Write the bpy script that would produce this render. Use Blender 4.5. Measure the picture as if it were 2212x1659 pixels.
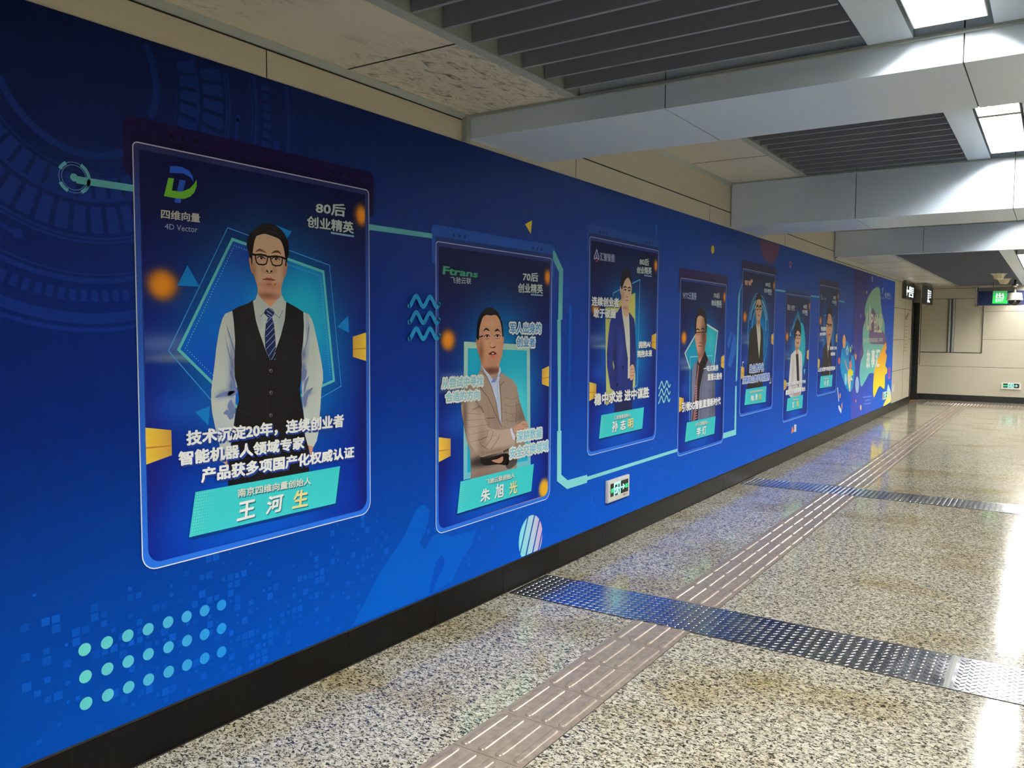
import bpy, bmesh, math, random
import numpy as np
from mathutils import Matrix, Vector
from mathutils.geometry import tessellate_polygon, delaunay_2d_cdt

random.seed(7)
SC = bpy.context.scene
COL = SC.collection
for o in list(bpy.data.objects):
    bpy.data.objects.remove(o)

# ------------------------------------------------------------------ camera
IW, IH, FPX = 2212, 1659, 1766.6
YAW, PIT, ROL = 0.586311, -0.065245, 0.0061675
EYE = np.array([0.0, 0.0, 1.5])


def cam_axes():
    cy, sy, cp, sp = math.cos(YAW), math.sin(YAW), math.cos(PIT), math.sin(PIT)
    f = np.array([cy * cp, sy * cp, sp])
    r = np.array([sy, -cy, 0.0])
    u = np.cross(r, f)
    cr, sr = math.cos(ROL), math.sin(ROL)
    return np.array([cr * r + sr * u, -sr * r + cr * u, -f])


AX = cam_axes()
cd = bpy.data.cameras.new('camera')
cam = bpy.data.objects.new('camera', cd)
COL.objects.link(cam)
cd.sensor_fit = 'HORIZONTAL'
cd.sensor_width = 36.0
cd.lens = FPX / IW * 36.0
cd.clip_start, cd.clip_end = 0.05, 100
M = Matrix.Identity(4)
for i in range(3):
    for j in range(3):
        M[j][i] = AX[i][j]
M[0][3], M[1][3], M[2][3] = EYE
cam.matrix_world = M
SC.camera = cam

# ------------------------------------------------------------------ world, exposure
wd = bpy.data.worlds.new('world')
SC.world = wd
wd.use_nodes = True
wd.node_tree.nodes['Background'].inputs[0].default_value = (0.8, 0.85, 1.0, 1)
wd.node_tree.nodes['Background'].inputs[1].default_value = 0.02
vs = SC.view_settings
vs.view_transform = 'Standard'
vs.look = 'None'
vs.gamma = 1.0
vs.exposure = 0.38
TUBE_POWER = 130.0          # radiance of the fluorescent tubes
SC.cycles.use_denoising = True
SC.cycles.max_bounces = 8
SC.cycles.diffuse_bounces = 5

# ------------------------------------------------------------------ geometry of the place (metres)
YW = 2.58                  # left wall
YR = -1.92                 # right wall
XB, XE = -5.0, 20.6        # back, end wall
Z_LOW, Z_BAY, Z_END = 2.6, 2.88, 2.54
MT = 2.465                 # mural top
SK = 0.155                 # skirting height


def ray(px, py):
    v = np.array([(px - IW / 2) / FPX, -(py - IH / 2) / FPX, -1.0])
    return AX.T @ v


def W(px, py):
    """point of the wall print seen at a place of the photograph -> (x, z) on the wall"""
    r = ray(px, py)
    t = (YW - 0.004) / r[1]
    return (t * r[0], 1.5 + t * r[2])


def Zm(x0, y0, s):
    return lambda pts: [(x0 + x / s, y0 + y / s) for x, y in pts]


# ------------------------------------------------------------------ materials
def lin(c):
    c = c / 255.0
    return c / 12.92 if c <= 0.04045 else ((c + 0.055) / 1.055) ** 2.4


def S(r, g, b):
    return (lin(r), lin(g), lin(b))


def mat(name, col=(0.5, 0.5, 0.5), rough=0.5, metal=0.0, spec=0.5, emit=None, es=0.0):
    m = bpy.data.materials.new(name)
    m.use_nodes = True
    p = m.node_tree.nodes['Principled BSDF']
    p.inputs['Base Color'].default_value = (*col, 1)
    p.inputs['Roughness'].default_value = rough
    p.inputs['Metallic'].default_value = metal
    p.inputs['Specular IOR Level'].default_value = spec
    if emit:
        p.inputs['Emission Color'].default_value = (*emit, 1)
        p.inputs['Emission Strength'].default_value = es
    return m


class N:
    """small node helper"""
    def __init__(self, m):
        self.t = m.node_tree
        self.p = self.t.nodes['Principled BSDF']

    def add(self, typ, **kw):
        n = self.t.nodes.new(typ)
        for k, v in kw.items():
            if k in n.inputs:
                n.inputs[k].default_value = v
            else:
                setattr(n, k, v)
        return n

    def ln(self, a, b):
        self.t.links.new(a, b)

    def coords(self, scale):
        tc = self.add('ShaderNodeTexCoord')
        mp = self.add('ShaderNodeMapping')
        mp.inputs['Scale'].default_value = scale
        geo = self.add('ShaderNodeNewGeometry')
        self.ln(geo.outputs['Position'], mp.inputs['Vector'])
        return mp.outputs['Vector']

    def noise(self, vec, scale, detail=4, rough=0.55, dist=0.0):
        n = self.add('ShaderNodeTexNoise')
        n.inputs['Scale'].default_value = scale
        n.inputs['Detail'].default_value = detail
        n.inputs['Roughness'].default_value = rough
        n.inputs['Distortion'].default_value = dist
        self.ln(vec, n.inputs['Vector'])
        return n.outputs['Fac']

    def ramp(self, fac, stops):
        r = self.add('ShaderNodeValToRGB')
        e = r.color_ramp.elements
        while len(e) < len(stops):
            e.new(0.5)
        for k, (pos, c) in enumerate(stops):
            e[k].position = pos
            e[k].color = (*c, 1)
        self.ln(fac, r.inputs['Fac'])
        return r.outputs['Color']

    def mix(self, fac, a, b, mode='MIX'):
        n = self.add('ShaderNodeMix', data_type='RGBA', blend_type=mode)
        for s, v in ((n.inputs[0], fac), (n.inputs[6], a), (n.inputs[7], b)):
            if hasattr(v, 'links'):
                self.ln(v, s)
            else:
                s.default_value = v if isinstance(v, float) else (*v, 1)
        return n.outputs[2]


BW = lambda v: (v, v, v)

# polished granite
m_granite = mat('polished_granite', S(196, 190, 168), 0.14, spec=0.5)
n = N(m_granite)
v = n.coords((1.0, 0.62, 1.0))
f1 = n.noise(v, 88, 6, 0.68, 1.2)
f2 = n.noise(v, 42, 4, 0.6, 0.5)
f3 = n.noise(v, 2.2, 3, 0.55)
f4 = n.noise(v, 160, 2, 0.5)
base = n.ramp(f2, [(0.30, S(168, 161, 140)), (0.5, S(198, 195, 180)), (0.72, S(222, 221, 210))])
dark = n.ramp(f1, [(0.445, BW(0.0)), (0.505, BW(1.0))])
c = n.mix(dark, S(50, 48, 40), base)
blk = n.ramp(f4, [(0.30, BW(0.0)), (0.36, BW(1.0))])
c = n.mix(blk, S(40, 38, 34), c)
patch = n.ramp(f3, [(0.3, S(226, 212, 178)), (0.5, S(255, 252, 246)), (0.75, S(255, 255, 255))])
c = n.mix(1.0, c, patch, 'MULTIPLY')
# faint tile joints, 0.615 m by 0.9 m
geo = n.add('ShaderNodeNewGeometry')
sx = n.add('ShaderNodeSeparateXYZ')
n.ln(geo.outputs['Position'], sx.inputs[0])


def joint(out, period, phase, width):
    a = n.add('ShaderNodeMath', operation='ADD'); n.ln(out, a.inputs[0]); a.inputs[1].default_value = 100 * period - phase
    b = n.add('ShaderNodeMath', operation='MODULO'); n.ln(a.outputs[0], b.inputs[0]); b.inputs[1].default_value = period
    c2 = n.add('ShaderNodeMath', operation='LESS_THAN'); n.ln(b.outputs[0], c2.inputs[0]); c2.inputs[1].default_value = width
    return c2.outputs[0]


j = n.add('ShaderNodeMath', operation='MAXIMUM')
n.ln(joint(sx.outputs['X'], 1.23, 3.225, 0.0022), j.inputs[0])
n.ln(joint(sx.outputs['Y'], 1.22, 0.538, 0.003), j.inputs[1])
js = n.add('ShaderNodeMath', operation='MULTIPLY'); n.ln(j.outputs[0], js.inputs[0]); js.inputs[1].default_value = 0.55
c = n.mix(js.outputs[0], c, S(150, 130, 92))
n.ln(c, n.p.inputs['Base Color'])
rr = n.ramp(f3, [(0.3, BW(0.135)), (0.7, BW(0.08))])
n.ln(rr, n.p.inputs['Roughness'])


def panel_metal(name, col, rough, dirt=None, amount=0.0, spec=0.4):
    m = mat(name, col, rough, spec=spec)
    if dirt:
        k = N(m)
        vv = k.coords((1.0, 2.6, 3.0))
        a = k.noise(vv, 9, 6, 0.7, 1.2)
        b = k.noise(k.coords((1, 1, 1)), 1.3, 3, 0.5)
        fa = k.ramp(a, [(0.51, BW(0.0)), (0.67, BW(0.9))])
        fb = k.ramp(b, [(0.42, BW(0.0)), (0.62, BW(amount))])
        if amount > 0.9:      # mould blooms over the panel next to the first beam
            g_ = k.add('ShaderNodeNewGeometry')
            s_ = k.add('ShaderNodeSeparateXYZ')
            k.ln(g_.outputs['Position'], s_.inputs[0])
            r_ = k.add('ShaderNodeMapRange')
            r_.inputs['From Min'].default_value, r_.inputs['From Max'].default_value = 2.25, 2.75
            k.ln(s_.outputs['X'], r_.inputs['Value'])
            fb = k.mix(1.0, fb, r_.outputs[0], 'LIGHTEN')
        mm = k.mix(1.0, fa, fb, 'MULTIPLY')
        if amount > 0.9:
            h = k.noise(k.coords((0.7, 2.2, 1.0)), 30, 5, 0.7, 2.0)
            fh = k.ramp(h, [(0.57, BW(0.0)), (0.66, BW(0.75))])
            fh = k.mix(1.0, fh, fb, 'MULTIPLY')
            mm = k.mix(1.0, mm, fh, 'LIGHTEN')
        cc = k.mix(mm, col, dirt)
        k.ln(cc, k.p.inputs['Base Color'])
    return m


m_cream = panel_metal('cream_wall_panel', S(198, 191, 172), 0.38, S(160, 150, 124), 0.25)
m_soffit = panel_metal('cream_soffit_panel', S(214, 206, 190), 0.42, S(70, 58, 44), 1.0)
m_soffit_clean = panel_metal('clean_soffit_panel', S(206, 202, 190), 0.35)
m_alu = panel_metal('grey_aluminium_panel', S(204, 219, 234), 0.27, spec=0.5)
m_trim = panel_metal('grey_trim', S(160, 166, 162), 0.4)
m_louver = panel_metal('charcoal_louver', S(136, 137, 148), 0.4)
m_plenum = mat('dark_plenum', S(22, 22, 26), 0.8)
m_gap = mat('dark_gap', S(30, 27, 22), 0.7)
m_skirt = mat('black_granite_skirting', S(14, 13, 12), 0.3, spec=0.16)
k = N(m_skirt)
a = k.noise(k.coords((1, 1, 1)), 220, 3, 0.6)
k.ln(k.ramp(a, [(0.62, S(12, 11, 11)), (0.76, S(52, 48, 43))]), k.p.inputs['Base Color'])
m_steel = mat('stainless_tread_steel', S(196, 198, 204), 0.12, metal=1.0)
k = N(m_steel)
a = k.noise(k.coords((1, 1, 1)), 7, 4, 0.6)
k.ln(k.ramp(a, [(0.3, BW(0.14)), (0.7, BW(0.26))]), k.p.inputs['Roughness'])
m_lug = mat('polished_tread_steel', S(206, 208, 212), 0.16, metal=1.0)
m_tactile = mat('beige_tactile_tile', S(140, 128, 116), 0.24, spec=0.6)
k = N(m_tactile)
a = k.noise(k.coords((1, 1, 1)), 26, 5, 0.65)
k.ln(k.ramp(a, [(0.3, S(130, 117, 105)), (0.7, S(156, 143, 130))]), k.p.inputs['Base Color'])
m_black = mat('black_metal', S(24, 23, 23), 0.4)
m_darkgrey = mat('dark_grey_metal', S(62, 60, 58), 0.4)
m_white = mat('white_plastic', S(228, 228, 222), 0.4)
m_white_refl = mat('white_reflector', S(238, 236, 228), 0.3)
m_cream_pl = mat('cream_plastic', S(214, 202, 166), 0.4)
m_chrome = mat('satin_metal', S(150, 146, 138), 0.25, metal=1.0)
m_tube = mat('fluorescent_tube', S(255, 255, 255), 0.3, emit=(1.0, 0.985, 0.96), es=TUBE_POWER)
m_wood = mat('brown_threshold', S(150, 105, 60), 0.5)
m_domeglass = mat('smoked_dome', S(20, 20, 22), 0.05, spec=0.8)

# print material: colour stored per vertex
m_print = mat('printed_vinyl', (0.5, 0.5, 0.5), 0.5, spec=0.05)
k = N(m_print)
at = k.add('ShaderNodeVertexColor', layer_name='Col')
k.ln(at.outputs['Color'], k.p.inputs['Base Color'])
# lit pictograms
m_glow = mat('backlit_sign', (0, 0, 0), 0.4)
k = N(m_glow)
at = k.add('ShaderNodeVertexColor', layer_name='Col')
k.ln(at.outputs['Color'], k.p.inputs['Emission Color'])
k.p.inputs['Emission Strength'].default_value = 1.6

# ------------------------------------------------------------------ object helpers
LOC = {}


def tag(o, label=None, cat=None, group=None, kind=None):
    for key, val in (('label', label), ('category', cat), ('group', group), ('kind', kind)):
        if val:
            o[key] = val
    return o


def empty(name, loc, label=None, cat=None, group=None):
    o = bpy.data.objects.new(name, None)
    o.empty_display_size = 0.1
    COL.objects.link(o)
    o.location = loc
    LOC[o.name] = np.array(loc, float)
    return tag(o, label, cat, group)


def link(name, verts, faces, mats, parent=None, mi=None, smooth=False, cols=None):
    """one mesh object; verts in world metres"""
    V = np.array(verts, float).reshape(-1, 3)
    if parent is not None:
        base = LOC[parent.name]
        loc = np.zeros(3)
    else:
        base = np.array([(V[:, 0].min() + V[:, 0].max()) / 2, (V[:, 1].min() + V[:, 1].max()) / 2, V[:, 2].min()])
        loc = base
    me = bpy.data.meshes.new(name)
    me.from_pydata((V - base).tolist(), [], faces)
    mats = mats if isinstance(mats, (list, tuple)) else [mats]
    for m_ in mats:
        me.materials.append(m_)
    if mi is not None:
        me.polygons.foreach_set('material_index', mi)
    if smooth:
        me.polygons.foreach_set('use_smooth', [True] * len(me.polygons))
    if cols is not None:
        ca = me.color_attributes.new('Col', 'FLOAT_COLOR', 'POINT')
        cc = np.ones((len(V), 4), np.float32)
        cc[:, :3] = np.array(cols, np.float32).reshape(-1, 3)
        ca.data.foreach_set('color', cc.ravel())
    me.update()
    o = bpy.data.objects.new(name, me)
    COL.objects.link(o)
    o.location = loc
    if parent is not None:
        o.parent = parent
    LOC[o.name] = base
    return o


class MB:
    def __init__(self):
        self.v, self.f, self.m = [], [], []

    def box(self, x0, x1, y0, y1, z0, z1, m=0):
        b = len(self.v)
        self.v += [(x0, y0, z0), (x1, y0, z0), (x1, y1, z0), (x0, y1, z0), (x0, y0, z1), (x1, y0, z1), (x1, y1, z1), (x0, y1, z1)]
        for q in ((0, 3, 2, 1), (4, 5, 6, 7), (0, 1, 5, 4), (1, 2, 6, 5), (2, 3, 7, 6), (3, 0, 4, 7)):
            self.f.append([b + i for i in q]); self.m.append(m)
        return self

    def poly(self, pts, m=0):
        b = len(self.v)
        self.v += [tuple(p) for p in pts]
        self.f.append(list(range(b, b + len(pts)))); self.m.append(m)
        return self

    def loft(self, rings, m=0, cap=True, closed=True):
        """rings: lists of equally many points"""
        b, k = len(self.v), len(rings[0])
        for r in rings:
            self.v += [tuple(p) for p in r]
        for i in range(len(rings) - 1):
            for j_ in range(k if closed else k - 1):
                j2 = (j_ + 1) % k
                self.f.append([b + i * k + j_, b + i * k + j2, b + (i + 1) * k + j2, b + (i + 1) * k + j_]); self.m.append(m)
        if cap:
            self.f.append([b + j_ for j_ in range(k)][::-1]); self.m.append(m)
            self.f.append([b + (len(rings) - 1) * k + j_ for j_ in range(k)]); self.m.append(m)
        return self

    def lathe(self, cx, cy, prof, seg=24, m=0, cap=True):
        rings = []
        for r, z in prof:
            rings.append([(cx + r * math.cos(2 * math.pi * i / seg), cy + r * math.sin(2 * math.pi * i / seg), z) for i in range(seg)])
        return self.loft(rings, m, cap)

    def tube_x(self, x0, x1, y, z, r, seg=14, m=0):
        # capsule along x with rounded ends
        rings = []
        for dx, k_ in ((x0, .45), (x0 + r * .35, .85), (x0 + r * .8, 1), (x1 - r * .8, 1), (x1 - r * .35, .85), (x1, .45)):
            rings.append([(dx, y + r * k_ * math.cos(2 * math.pi * i / seg), z + r * k_ * math.sin(2 * math.pi * i / seg)) for i in range(seg)])
        return self.loft(rings, m)

    def build(self, name, mats, parent=None, smooth=False):
        return link(name, self.v, self.f, mats, parent, self.m, smooth)


def struct(o):
    return tag(o, kind='structure')


# ================================================================== THE SETTING
mb = MB()
mb.box(XB, XE, YR, YW, -0.1, 0.0)
struct(mb.build('floor', m_granite))

# left wall: cream panels with grooves, opening for the door recess near its end
mb = MB()
DX0, DX1, DZ = 19.2, 20.37, 2.12
mb.box(XB, DX0, YW, YW + 0.15, 0, 3.05)
mb.box(DX1, XE, YW, YW + 0.15, 0, 3.05)
mb.box(DX0, DX1, YW, YW + 0.15, DZ + 0.33, 3.05)
for z in (0.763, 1.367, 1.98):
    mb.box(16.94, DX0, YW - 0.0015, YW + 0.001, z - 0.004, z + 0.004, 1)
for x in (18.26,):
    mb.box(x - 0.004, x + 0.004, YW - 0.0015, YW + 0.001, 0.15, 2.54, 1)
mb.box(4.17, 11.83, YW - 0.0015, YW + 0.001, 2.605, 2.613, 1)
for x in (4.6, 7.0, 9.4):
    mb.box(x - 0.002, x + 0.002, YW - 0.0012, YW + 0.001, MT + 0.003, 2.605, 1)
for x in (-2.64, -0.24, 2.16):
    mb.box(x - 0.002, x + 0.002, YW - 0.0012, YW + 0.001, MT + 0.003, 2.58, 1)
struct(mb.build('wall_left', [m_cream, m_gap]))

# small cove strip where the low soffit meets the wall
mb = MB()
mb.v += [(XB, YW - 0.001, 2.578), (3.43, YW - 0.001, 2.578), (3.43, YW - 0.035, 2.599), (XB, YW - 0.035, 2.599), (XB, YW, 2.601), (3.43, YW, 2.601)]
mb.f += [[0, 1, 2, 3], [3, 2, 5, 4]]; mb.m += [0, 0]
mb.box(XB, 3.43, YW - 0.003, YW, 2.572, 2.577, 1)
mb.box(3.405, 3.44, YW - 0.03, YW, MT, 2.6, 0)
struct(mb.build('trim_1', [m_trim, m_gap]))
mb = MB()
mb.v += [(4.17, YW - 0.001, 2.85), (7.55, YW - 0.001, 2.85), (7.55, YW - 0.03, 2.879), (4.17, YW - 0.03, 2.879)]
mb.f += [[0, 1, 2, 3]]; mb.m += [0]
struct(mb.build('trim_2', [m_trim]))
mb = MB()
mb.v += [(11.85, YW - 0.001, 2.50), (17.7, YW - 0.001, 2.50), (17.7, YW - 0.05, 2.538), (11.85, YW - 0.05, 2.538)]
mb.f += [[0, 1, 2, 3]]; mb.m += [0]
mb.box(11.85, 17.7, YW - 0.003, YW, 2.493, 2.499, 1)
struct(mb.build('trim_3', [m_trim, m_gap]))

mb = MB()
mb.box(XB, XE, YR - 0.15, YR, 0, 3.05)
for z in (0.763, 1.367, 1.98):
    mb.box(XB, XE, YR - 0.001, YR + 0.0015, z - 0.004, z + 0.004, 1)
struct(mb.build('wall_right', [m_cream, m_gap]))
mb = MB()
mb.box(XB - 0.15, XB, YR, YW, 0, 3.05)
struct(mb.build('wall_back', [m_cream]))

# end wall with its recessed panel bay
mb = MB()
PY0, PY1, PZ0, PZ1 = 1.35, 2.575, 1.075, 2.265
mb.box(XE, XE + 0.15, YR, PY0, 0, 3.05)
mb.box(XE, XE + 0.15, PY1, YW, 0, 3.05)
mb.box(XE, XE + 0.15, PY0, PY1, 0, PZ0)
mb.box(XE, XE + 0.15, PY0, PY1, PZ1, 3.05)
mb.box(XE + 0.03, XE + 0.15, PY0, PY1, PZ0, PZ1)
g = 0.005
mb.box(XE - 0.002, XE + 0.001, PY0, PY1, PZ0 - 0.012, PZ0 + 0.006, 1)
mb.box(XE - 0.002, XE + 0.001, PY0, PY1, PZ1 - 0.004, PZ1 + 0.004, 1)
mb.box(XE - 0.002, XE + 0.001, PY0 - g, PY0 + g, PZ0, 2.14, 1)
mb.box(XE - 0.002, XE + 0.001, PY1 - 0.008, PY1 + 0.004, 0.78, 2.3, 1)
mb.box(XE - 0.002, XE + 0.001, YR, 2.56, 0.763 - 0.003, 0.763 + 0.003, 1)
for z in (1.367, 1.976):
    mb.box(XE - 0.002, XE + 0.001, YR, PY0, z - 0.003, z + 0.003, 1)
mb.box(XE - 0.002, XE + 0.001, YR, YW, 2.49, 2.497, 1)
struct(mb.build('wall_end', [m_cream, m_gap]))
mb = MB()
for y in (1.925, 2.0):
    mb.lathe(XE + 0.012, y, [(0.026, PZ0), (0.026, PZ1)], 12, 0)
mb.box(XE + 0.004, XE + 0.03, 1.895, 2.035, PZ0, PZ1, 1)
struct(mb.build('trim_4', [m_trim, m_darkgrey]))

# skirting
mb = MB()
x = XB
xs = [1.95 + 0.613 * i for i in range(-11, 29)]
for a_, b_ in zip(xs[:-1], xs[1:]):
    if a_ < DX0 - 0.05:
        mb.box(max(a_, XB) + 0.0012, min(b_, DX0) - 0.0012, YW - 0.012, YW, 0.0, SK)
mb.box(XB, DX0, YW - 0.010, YW, 0.0, SK - 0.001, 1)
mb.box(XB, DX0, YW - 0.016, YW, 0.0, 0.004, 1)
mb.box(XB, 16.93, YW - 0.006, YW, SK, SK + 0.007, 1)
struct(mb.build('baseboard_left', [m_skirt, m_gap]))
mb = MB()
mb.box(XE - 0.014, XE, YR, YW, 0, 0.135)
mb.box(DX1, XE, YW - 0.012, YW, 0, 0.135)
struct(mb.build('baseboard_end', [m_black]))
mb = MB()
mb.box(XB, XE, YR, YR + 0.012, 0, SK)
struct(mb.build('baseboard_right', [m_skirt]))

# black door in its recess
d = empty('door_1', ((DX0 + DX1) / 2, YW + 0.1, 0))
tag(d, kind='structure')
MB().box(DX0 + 0.06, DX1 - 0.06, YW + 0.09, YW + 0.13, 0.0, DZ).build('door_leaf', m_black, d)
mb = MB()
mb.box(DX0, DX0 + 0.06, YW - 0.012, YW + 0.15, 0, DZ + 0.05)
mb.box(DX1 - 0.06, DX1, YW - 0.012, YW + 0.15, 0, DZ + 0.05)
mb.build('door_frame', m_black, d)
MB().box(DX0, DX1, YW - 0.012, YW + 0.15, DZ + 0.05, DZ + 0.335).build('door_header', m_darkgrey, d)
MB().box(DX0 + 0.06, DX1 - 0.06, YW - 0.005, YW + 0.09, -0.002, 0.004).build('threshold', m_wood, d)

# ---- ceiling
mb = MB()
mb.box(XB, XE, YR, YW, 3.0, 3.05)
struct(mb.build('ceiling', [m_plenum]))

PITCH = 0.178


def bay(x0, x1, zc, soff_y, joints, blade_ref, dirty):
    """one ceiling bay: cream soffits, fin grilles, panels beside the light slot"""
    yc = 0.36
    for side in (1, -1):
        # soffit beside the wall
        mb = MB()
        ya, yb = (soff_y, YW) if side > 0 else (YR, 2 * yc - soff_y)
        mb.box(x0, x1, ya, yb, zc, zc + 0.03)
        for jx in joints:
            if x0 < jx < x1:
                mb.box(jx - 0.005, jx + 0.005, ya + 0.002, yb - 0.02, zc - 0.001, zc + 0.001, 1)
        struct(mb.build('ceiling_soffit', [m_soffit if dirty else m_soffit_clean, m_gap]))
        # frame and fins
        mb = MB()
        y_in, y_fr = (soff_y - 0.055, soff_y) if side > 0 else (2 * yc - soff_y + 0.055, 2 * yc - soff_y)
        y_far = 0.645 if side > 0 else 2 * yc - 0.645
        lo, hi = sorted((y_in, y_fr))
        mb.box(x0, x1, lo, hi, zc - 0.003, zc + 0.16, 1)
        lo, hi = sorted((y_in, y_far))
        kk = math.ceil((x0 - blade_ref) / PITCH)
        xx = blade_ref + kk * PITCH
        while xx < x1 - 0.01:
            mb.box(xx, xx + 0.016, lo + 0.012, hi - 0.004, zc, zc + 0.125)
            xx += PITCH
        mb.box(x0, x1, lo, hi, zc + 0.15, zc + 0.16, 2)
        struct(mb.build('ceiling_louver', [m_louver, m_trim, m_plenum]))
        # flat panel beside the light slot
        mb = MB()
        ya, yb = (0.49, 0.648) if side > 0 else (2 * yc - 0.648, 2 * yc - 0.49)
        mb.box(x0, x1, ya, yb, zc - 0.002, zc + 0.13)
        struct(mb.build('ceiling_panel', [m_alu]))
    mb = MB()
    mb.box(x0, x1, 0.23, 0.49, zc + 0.135, zc + 0.145)
    struct(mb.build('ceiling_slot', [m_darkgrey]))


bay(XB, 3.445, Z_LOW, 1.97, [2.562 - 1.22 * i for i in range(6)], 3.299, True)
bay(4.165, 7.55, Z_BAY, 1.945, [6.515, 5.3], 7.39, False)
bay(8.36, 11.835, Z_BAY, 1.945, [10.6, 9.4], 11.67, False)
bay(11.86, XE, Z_END, 1.9, [13.2, 14.4, 15.6, 16.8, 18.0, 19.2], 12.0, False)


def beam(x0, x1, z0, z1, lip):
    mb = MB()
    ys = [YR, -1.99 + 0.16, -0.837, 0.324, 1.485, YW - 0.004]
    ys = [YR, -0.837, 0.324, 1.485, YW - 0.004]
    for a_, b_ in zip(ys[:-1], ys[1:]):
        mb.box(x0, x1, a_ + 0.0025, b_ - 0.0025, z0, z1)
    mb.box(x0 + 0.004, x1 - 0.004, YR, YW - 0.004, z0 + 0.004, z1, 1)
    if lip:
        mb.box(x0 - 0.02, x0, YR, YW - 0.03, z1 - 0.13 if False else lip - 0.012, lip + 0.001, 2)
    struct(mb.build('ceiling_beam', [m_alu, m_gap, m_trim]))


beam(3.445, 4.165, 2.484, 2.99, Z_LOW)
beam(7.55, 8.36, 2.477, 2.99, Z_BAY)
beam(11.835, 11.86, 2.54, 2.99, Z_BAY)
mb = MB()
mb.box(11.828, 11.90, YR, YW - 0.004, 2.532, 2.545)
struct(mb.build('trim_5', [m_alu]))

# ---- fluorescent luminaires
lamp_n = [0]
LAMPS = [(-2.9, Z_LOW), (0.83 - 1.27, Z_LOW), (0.83, Z_LOW), (2.10, Z_LOW), (4.83, Z_BAY), (6.11, Z_BAY), (8.9, Z_BAY), (10.18, Z_BAY),
         (12.70, Z_END), (14.0, Z_END), (15.3, Z_END), (16.6, Z_END), (17.9, Z_END), (19.2, Z_END)]  # unseen row past the first, with extra lamps added to brighten the end wall
LAMP_LABEL = {3: 'twin-tube ceiling light before the first grey beam, its end cut by the top edge',
              5: 'twin-tube ceiling light in the raised bay between the two grey beams, nearest the second beam',
              4: 'twin-tube ceiling light in the raised bay, just past the first grey beam',
              8: 'twin-tube ceiling light in the low ceiling past the third beam, at the right edge'}


def luminaire(x0, zc, i):
    x1 = x0 + 1.225
    yc, hw = 0.359, 0.113
    t = empty('ceiling_light', ((x0 + x1) / 2, yc, zc + 0.12), LAMP_LABEL.get(i, 'twin-tube ceiling light in the light slot, outside the photo'), 'ceiling light', 'twin-tube ceiling lights along the corridor')
    mb = MB()
    zt = zc + 0.105
    # housing: outer sides, top and ends
    mb.box(x0, x1, yc - hw - 0.004, yc - hw, zc - 0.004, zt)
    mb.box(x0, x1, yc + hw, yc + hw + 0.004, zc - 0.004, zt)
    mb.box(x0, x1, yc - hw, yc + hw, zt, zt + 0.004)
    mb.box(x0, x0 + 0.004, yc - hw, yc + hw, zc - 0.004, zt)
    mb.box(x1 - 0.004, x1, yc - hw, yc + hw, zc - 0.004, zt)
    mb.build('housing', m_white, t)
    mb = MB()
    # parabolic reflector: outer slopes, centre ridge, sloping end cheeks
    xa, xb = x0 + 0.004, x1 - 0.004
    for s in (1, -1):
        mb.poly([(xa, yc + s * hw, zc), (xb, yc + s * hw, zc), (xb, yc + s * 0.09, zt - 0.002), (xa, yc + s * 0.09, zt - 0.002)])
        mb.poly([(xa, yc, zc + 0.012), (xb, yc, zc + 0.012), (xb, yc + s * 0.02, zt - 0.002), (xa, yc + s * 0.02, zt - 0.002)])
    for xe_, d_ in ((xa, 1), (xb, -1)):
        for s in (1, -1):
            mb.poly([(xe_, yc, zc + 0.002), (xe_, yc + s * hw, zc + 0.002), (xe_ + d_ * 0.05, yc + s * 0.075, zc + 0.06), (xe_ + d_ * 0.05, yc + s * 0.035, zc + 0.06)])
            mb.poly([(xe_ + d_ * 0.05, yc + s * 0.035, zc + 0.06), (xe_ + d_ * 0.05, yc + s * 0.075, zc + 0.06), (xe_, yc + s * 0.09, zt), (xe_, yc + s * 0.02, zt)])
    mb.build('reflector', m_white_refl, t)
    for s in (1, -1):
        MB().tube_x(x0 + 0.03, x1 - 0.03, yc + s * 0.056, zc + 0.052, 0.0165).build('tube', m_tube, t, smooth=True)


for i, (x0, zc) in enumerate(LAMPS):
    luminaire(x0, zc, i)
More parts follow.
